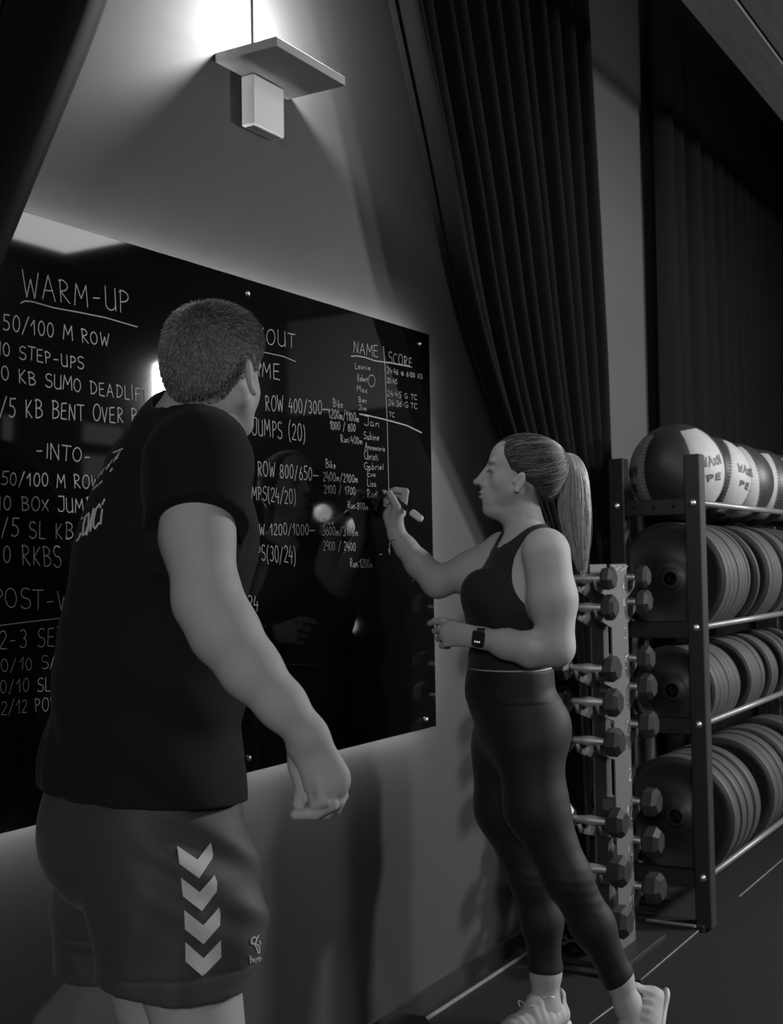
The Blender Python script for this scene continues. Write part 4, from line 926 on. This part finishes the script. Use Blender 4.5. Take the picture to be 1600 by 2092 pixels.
ml.chain([at(320, 1700, 2.26), at(375, 1920, 2.24), kn], [.108, .094, .072], .05); ml.chain([at(262, 1700, 2.47), at(298, 1920, 2.48), kf], [.108, .092, .068], .05)
an = np.array([*(kn[:2]+FM[:2]*.01), .085]); an2 = np.array([*(kf[:2]-FM[:2]*.02), .085])
ml.chain([kn, (kn+an)/2+np.array([0, 0, .04])-FM*.02, an], [.066, .062, .040], .03); ml.chain([kf, (kf+an2)/2+np.array([0, 0, .04])-FM*.02, an2], [.064, .060, .040], .03)
for a_ in (an, an2): ml.cone(a_, a_+FM*.11-np.array([0, 0, .04]), .040, .032, .03); ml.cone(a_-np.array([0, 0, .045])-FM*.035, a_-np.array([0, 0, .052])+FM*.15, .032, .024, .03)
man = Body()
for q in (mt, mn, mh, ma, ml): man.merge(q)
MBs = np.array([*((an+an2)/2)[:2], 0.0])
pm = empty('person', MBs, 'man seen from behind in black T-shirt and dark shorts facing the board', 'person')
make('body', man, *bounds(man), vs_body, SKIN, pm, it=1)

SHIRT = mat('black_cotton_shirt', 0.011, 0.9, spec=0.15, sheen=0.03, bump=0.2, bscale=1200)
sb = Body(); sb.merge(mt)
sb.cone(at(395, 880, 2.33), at(410, 940, 2.20), .072, .080, .05); sb.cone(at(375, 885, 2.38), at(308, 950, 2.47), .066, .066, .05); sb.cone(at(392, 905, 2.35), at(370, 980, 2.35), .085, .10, .05)
sb.chain([at(403, 960, 2.18), at(404, 1085, 2.155)], [.086, .083], .03); sb.chain([at(292, 975, 2.48), at(300, 1090, 2.56)], [.070, .072], .03)
sb.cone(at(293, 1450, 2.355), at(272, 1690, 2.36), .150, .176, .06, (RM, 1.22)); sb.cone(at(322, 1520, 2.30), at(336, 1700, 2.275), .118, .155, .05)
sb.cone(at(300, 1035, 2.38), at(252, 1300, 2.36), .074, .090, .08)
slv_a = nrm(at(404, 1085, 2.155)-at(403, 960, 2.18)); slv_n = nrm(slv_a+CR*.10)
hz0, hz1 = zof(75, 1606, 2.32), zof(482, 1652, 2.19)
ncol = Body(); ncol.cone(at(392, 905, 2.34), at(425, 760, 2.30), .074, .100, .02)
def shirt_post(P, d):
    dep = (P-CAM)@CF; px = CX+FPX*((P-CAM)@CR)/dep; py = CY-FPX*((P-CAM)@CU)/dep
    z = P[:, 2]; rr_ = (P-at(310, 1300, 2.35))@RM; ff = (P-at(310, 1300, 2.35))@FM
    fold = .0045*np.sin(z*46+rr_*22+2*np.sin(ff*14))*np.clip((1.32-z)/.25, 0, 1)+.0035*np.sin((rr_*1.2+z*.55)*70)*np.clip((1.1-z)/.2, 0, 1)
    fold += .004*np.sin((z*.8-px*.0012)*90)*np.exp(-((px-330)/90)**2-((py-1150)/130)**2)
    d = d-.006+fold*.8
    hem = hz0+(hz1-hz0)*np.clip((px-75)/(482-75), 0, 1.2)
    d = np.maximum(d, hem-z)
    near = dep < 2.262
    A = at(405, 1062, 2.15); cutn = (P-A)@slv_n-.42*((P-A)@CF)-.10*((P-A)@CR)-.006
    isar = (np.abs((P-A)@CR) < .12) & near & (py < 1170) & (py > 980)
    # sleeve ends across the upper arm, the shirt body goes on
    body_d = mtb.ev(P)-.012+fold*.8
    d = np.where(isar, np.maximum(d, np.minimum(cutn, body_d)), d)
    A2 = at(292, 1088, 2.57); far = dep > 2.50
    d = np.where(far & ((P-A2)@nrm(at(290, 1090, 2.57)-at(268, 960, 2.50)) > 0) & (body_d > .004), np.maximum(d, body_d), d)
    return np.maximum(d, -ncol.ev(P))
mtb = Body(); mtb.merge(mt); mtb.cone(at(293, 1450, 2.355), at(272, 1690, 2.36), .150, .176, .06, (RM, 1.26)); mtb.cone(at(300, 1035, 2.38), at(252, 1300, 2.36), .074, .090, .08)
shirt = make('t_shirt', sb, *bounds(sb), .0045, SHIRT, pm, shirt_post, it=2)

SHORTS = mat('dark_grey_shorts', 0.045, 0.62, spec=0.35, sheen=0.08, bump=0.1, bscale=1500)
so_ = Body(); so_.cone(at(285, 1600, 2.36), at(280, 1680, 2.36), .150, .150, .04, (RM, 1.25)); so_.ell(at(215, 1705, 2.32), (.13, .115, .13), RmM, .06)
so_.chain([at(325, 1690, 2.27), at(352, 1830, 2.255), at(366, 2080, 2.235)], [.140, .142, .145], .03, (RM, .90)); so_.chain([at(262, 1700, 2.46), at(245, 1850, 2.48), at(252, 2080, 2.49)], [.125, .125, .125], .03)
so_.cone(at(415, 1700, 2.27), at(455, 1900, 2.245), .07, .075, .04)
zs_ = zof(380, 2046, 2.115)
def shorts_post(P, d):
    dep = (P-CAM)@CF; px = CX+FPX*((P-CAM)@CR)/dep; py = CY-FPX*((P-CAM)@CU)/dep; z = P[:, 2]
    f = .0060*np.sin(((py-1650)-(px-300)*.55)*.060)*np.exp(-((py-1760)/120)**2)*np.clip((px-250)/120, 0, 1)
    f += .0035*np.sin(px*.05+py*.012)*np.clip((py-1750)/200, 0, 1)
    f += .0040*np.sin((py-(px-480)*.25)*.07)*np.exp(-((px-500)/70)**2-((py-1830)/70)**2)
    d = d-.002+f; band = np.abs(z-(zs_+.034)) < .0025; d = d+.003*band
    d = np.maximum(d, np.where(dep < 2.37, zs_+.014*np.sin(px*.0105+.3)*1.0, zof(140, 2008, 2.40))-z); return np.maximum(d, z-zof(280, 1600, 2.36))
shorts = make('shorts', so_, *bounds(so_), .0045, SHORTS, pm, shorts_post, it=2)
shoe(pm, an+np.array([0, 0, .0]), FM, (0, 0, 1), shoem=BLACK, solem=BLACK, scale=1.08); shoe(pm, an2, FM, (0, 0, 1), shoem=BLACK, solem=BLACK, scale=1.08)

# prints laid on the cloth
DEC = mat('silver_print', 0.50, 0.6, noise=.05); DEC2 = mat('shirt_print', 0.62, 0.75, noise=.3, scale=150)
def decal_poly(name, poly, body, post, parent_o, d0, d1, material, step=3.0):
    poly = np.array(poly, float); x0, y0 = poly.min(0); x1, y1 = poly.max(0); V = {}; F = []
    def inside(x, y):
        c = False; j = len(poly)-1
        for i in range(len(poly)):
            if (poly[i][1] > y) != (poly[j][1] > y) and x < (poly[j][0]-poly[i][0])*(y-poly[i][1])/(poly[j][1]-poly[i][1])+poly[i][0]: c = not c
            j = i
        return c
    import bmesh
    bm = bmesh.new(); vs_ = [bm.verts.new((p[0], p[1], 0)) for p in poly]; bm.faces.new(vs_)
    for ax, lo_, hi_ in ((0, x0, x1), (1, y0, y1)):
        for c in np.arange(lo_+step*1.7, hi_, step*1.7):
            n = (1, 0, 0) if ax == 0 else (0, 1, 0); bmesh.ops.bisect_plane(bm, geom=bm.verts[:]+bm.edges[:]+bm.faces[:], plane_co=tuple(np.array(n)*c), plane_no=n)
    bmesh.ops.triangulate(bm, faces=bm.faces[:]); pts = [hit(body, post, v.co.x, v.co.y, d0, d1) for v in bm.verts]
    bm.verts.index_update(); loc = np.array(parent_o.location)
    fs = [tuple(v.index for v in f.verts) for f in bm.faces]; fs = [f for f in fs if all(pts[i] is not None for i in f)]; bm.free()
    PL = np.array(pm.location); return mesh(name, [(p if p is not None else PL)-PL for p in pts], fs, material, parent_o, True)
Z7 = lambda L: [(60+x/2.963, 1600+y/2.963) for x, y in L]
for ch in ([(895, 378), (1018, 462), (1100, 358), (1113, 430), (1108, 455), (1028, 577), (908, 487)], [(917, 571), (1032, 660), (1122, 556), (1138, 600), (1135, 655), (1045, 774), (930, 685)],
           [(937, 768), (1053, 860), (1150, 751), (1158, 800), (1155, 862), (1055, 975), (942, 885)], [(944, 962), (1055, 1060), (1160, 950), (1162, 1055), (1050, 1170), (946, 1080)]):
    decal_poly('chevron_print', Z7(ch), so_, shorts_post, shorts, 1.85, 2.5, DEC)
def decal_strokes(name, polys, wd, body, post, parent_o, d0, d1, material):
    V, F = ribbons(polys, wd); P = [hit(body, post, v[0], v[1], d0, d1) for v in V]
    F = [f for f in F if all(P[i] is not None for i in f)]; F = [f for f in F if max(np.linalg.norm(P[f[0]]-P[i]) for i in f) < .09]
    PL = np.array(pm.location); o = mesh(name, [(p if p is not None else PL)-PL for p in P], F, material, parent_o); o['kind'] = 'stuff'; return o
def dens(pl, st=2.0):
    o = []
    for a, b in zip(pl[:-1], pl[1:]):
        n = max(1, int(math.hypot(b[0]-a[0], b[1]-a[1])/st)); o += [(a[0]+(b[0]-a[0])*i/n, a[1]+(b[1]-a[1])*i/n) for i in range(n)]
    return o+[pl[-1]]
emb = [[(1345, 970), (1345, 945), (1362, 930), (1378, 940), (1372, 965), (1352, 975), (1345, 960)], [(1378, 940), (1390, 920)], [(1365, 975), (1378, 1000), (1385, 1030), (1395, 1025), (1392, 985), (1375, 975)], [(1395, 955), (1400, 975)]]
hum = [[(1338, 1045), (1342, 1095)], [(1340, 1072), (1352, 1062), (1358, 1088)], [(1364, 1062), (1366, 1084), (1376, 1084), (1378, 1060)], [(1384, 1080), (1384, 1058), (1392, 1056), (1394, 1076), (1400, 1052), (1406, 1072)]]
decal_strokes('shorts_logo', [dens(Z7(p)) for p in emb+hum], 2.6, so_, shorts_post, shorts, 1.85, 2.6, DEC)
Z4 = lambda L: [(140+x/9.51, 900+y/9.51) for x, y in L]
co = [[(280, 1500), (225, 1530), (190, 1640), (178, 1720)], [(235, 1800), (205, 1890), (160, 1950)], [(395, 1410), (330, 1480), (290, 1640), (275, 1840), (330, 1800), (385, 1640), (395, 1410)],
      [(490, 1320), (430, 1560), (350, 1830)], [(488, 1330), (440, 1600), (425, 1760)], [(620, 1300), (600, 1235), (530, 1340), (490, 1520), (480, 1660), (515, 1710), (590, 1600)], [(655, 1340), (640, 1450), (622, 1620)], [(700, 1140), (655, 1240)]]
decal_strokes('back_print_coach', [dens(Z4(p)) for p in co], 3.9, sb, shirt_post, shirt, 2.0, 2.8, DEC2)
band = [[(215, 1165), (300, 1085), (400, 1005), (500, 920), (570, 860)], [(600, 840), (650, 790)], [(810, 600), (850, 540)], [(870, 235), (940, 205), (1050, 160)]]
decal_strokes('back_print_band', [dens(Z4(p)) for p in band], 3.2, sb, shirt_post, shirt, 2.0, 2.8, DEC2)
ss, Wt = strokes('CONCEPT OF HE'); o0, o1 = np.array([300., 1010.]), np.array([960., 330.]); tx = []
for s in ss: tx.append(dens(Z4([tuple(o0+(o1-o0)*(x/Wt)+np.array([15, -30])*math.sin(math.pi*x/Wt)*0+np.array([60., -150.])*y*.75) for x, y in s])))
decal_strokes('back_print_lettering', tx, 1.5, sb, shirt_post, shirt, 2.0, 2.8, DEC2)

# short cropped hair
HM = mat('short_hair', 0.12, 0.6, spec=0.35, noise=0.45, scale=60); HM2 = mat('short_hair_light', 0.34, 0.55, spec=0.4, noise=0.4, scale=60)
RmH = np.array(frM); sMa = np.array(sM); hc = LM(0, -.016, .034); hr = np.array([.0785, .1005, .083])*sMa
def hairline(q):       # q: head-local points; >0 inside the hair
    x, y, z = q[..., 0], q[..., 1], q[..., 2]
    low = -.026-.50*np.clip(-y-.02, 0, .06)+.55*np.clip(np.abs(x)-.025, 0, .06)-.10*np.clip(-y-.06, 0, .1)
    ear = np.sqrt(((y+.012)/.020)**2+((z+.008)/.034)**2)-1
    fr = .048-y+.9*np.maximum(z-.03, 0)
    return np.minimum(np.minimum(z-low, ear*.02), fr)
hb2 = Body(); hb2.ell(hc, hr, RmH, .02); hb2.ell(LM(0, -.060, -.010), np.array([.062, .052, .060])*sMa, RmH, .03); hb2.ell(LM(0, .02, .060), np.array([.066, .072, .055])*sMa, RmH, .03)
def hpost(P, d): return np.maximum(d, -hairline((P-hm)@RmH.T/sMa)*.9+0.0)
hair2 = make('hair', hb2, *bounds(hb2), .003, HM, pm, hpost)
NS = 22000; u = rng.normal(size=(NS, 3)); u /= np.linalg.norm(u, axis=1, keepdims=True)
p = hc+(u*hr*1.25)@RmH
for _ in range(7):                                            # pull the seeds on to the cap
    d = hb2.ev(p); e = 1e-3; g = np.stack([(hb2.ev(p+np.eye(3)[i]*e)-d)/e for i in range(3)], 1); g /= np.linalg.norm(g, axis=1, keepdims=True)+1e-9; p = p-g*d[:, None]
hl = hairline((p-hm)@RmH.T/sMa); keep = (hl > rng.uniform(-.030, .004, NS)) & ((p-hm)@RmH.T[:, 1] < .1); p = p[keep]; g = g[keep]; hl = hl[keep]
q = (p-hm)@RmH.T; topness = np.clip((q[:, 2]-.02)/.08, 0, 1)
crown = LM(0, -.055, .105); away = p-crown; away -= g*np.sum(away*g, 1)[:, None]; away /= np.linalg.norm(away, axis=1, keepdims=True)+1e-6
ln = .005+.008*topness*rng.uniform(.6, 1.2, len(p))+.003*rng.random(len(p)); ln = np.where(hl < 0, ln*.35, ln)
dr_ = g*(.35+.45*topness)[:, None]+away*.8+rng.normal(size=p.shape)*.16; dr_ /= np.linalg.norm(dr_, axis=1, keepdims=True)
st = np.stack([p-g*.002, p+dr_*ln[:, None]*.6, p+(dr_*ln[:, None]-np.array([0, 0, .0012]))], 1)
m_ = rng.random(len(p))
_wb = WB; WB = MBs
strand_mesh('hair_strands', st[m_ < .55], .00055, HM, hair2); strand_mesh('hair_strands', st[m_ >= .55], .0005, HM2, hair2)
WB = _wb
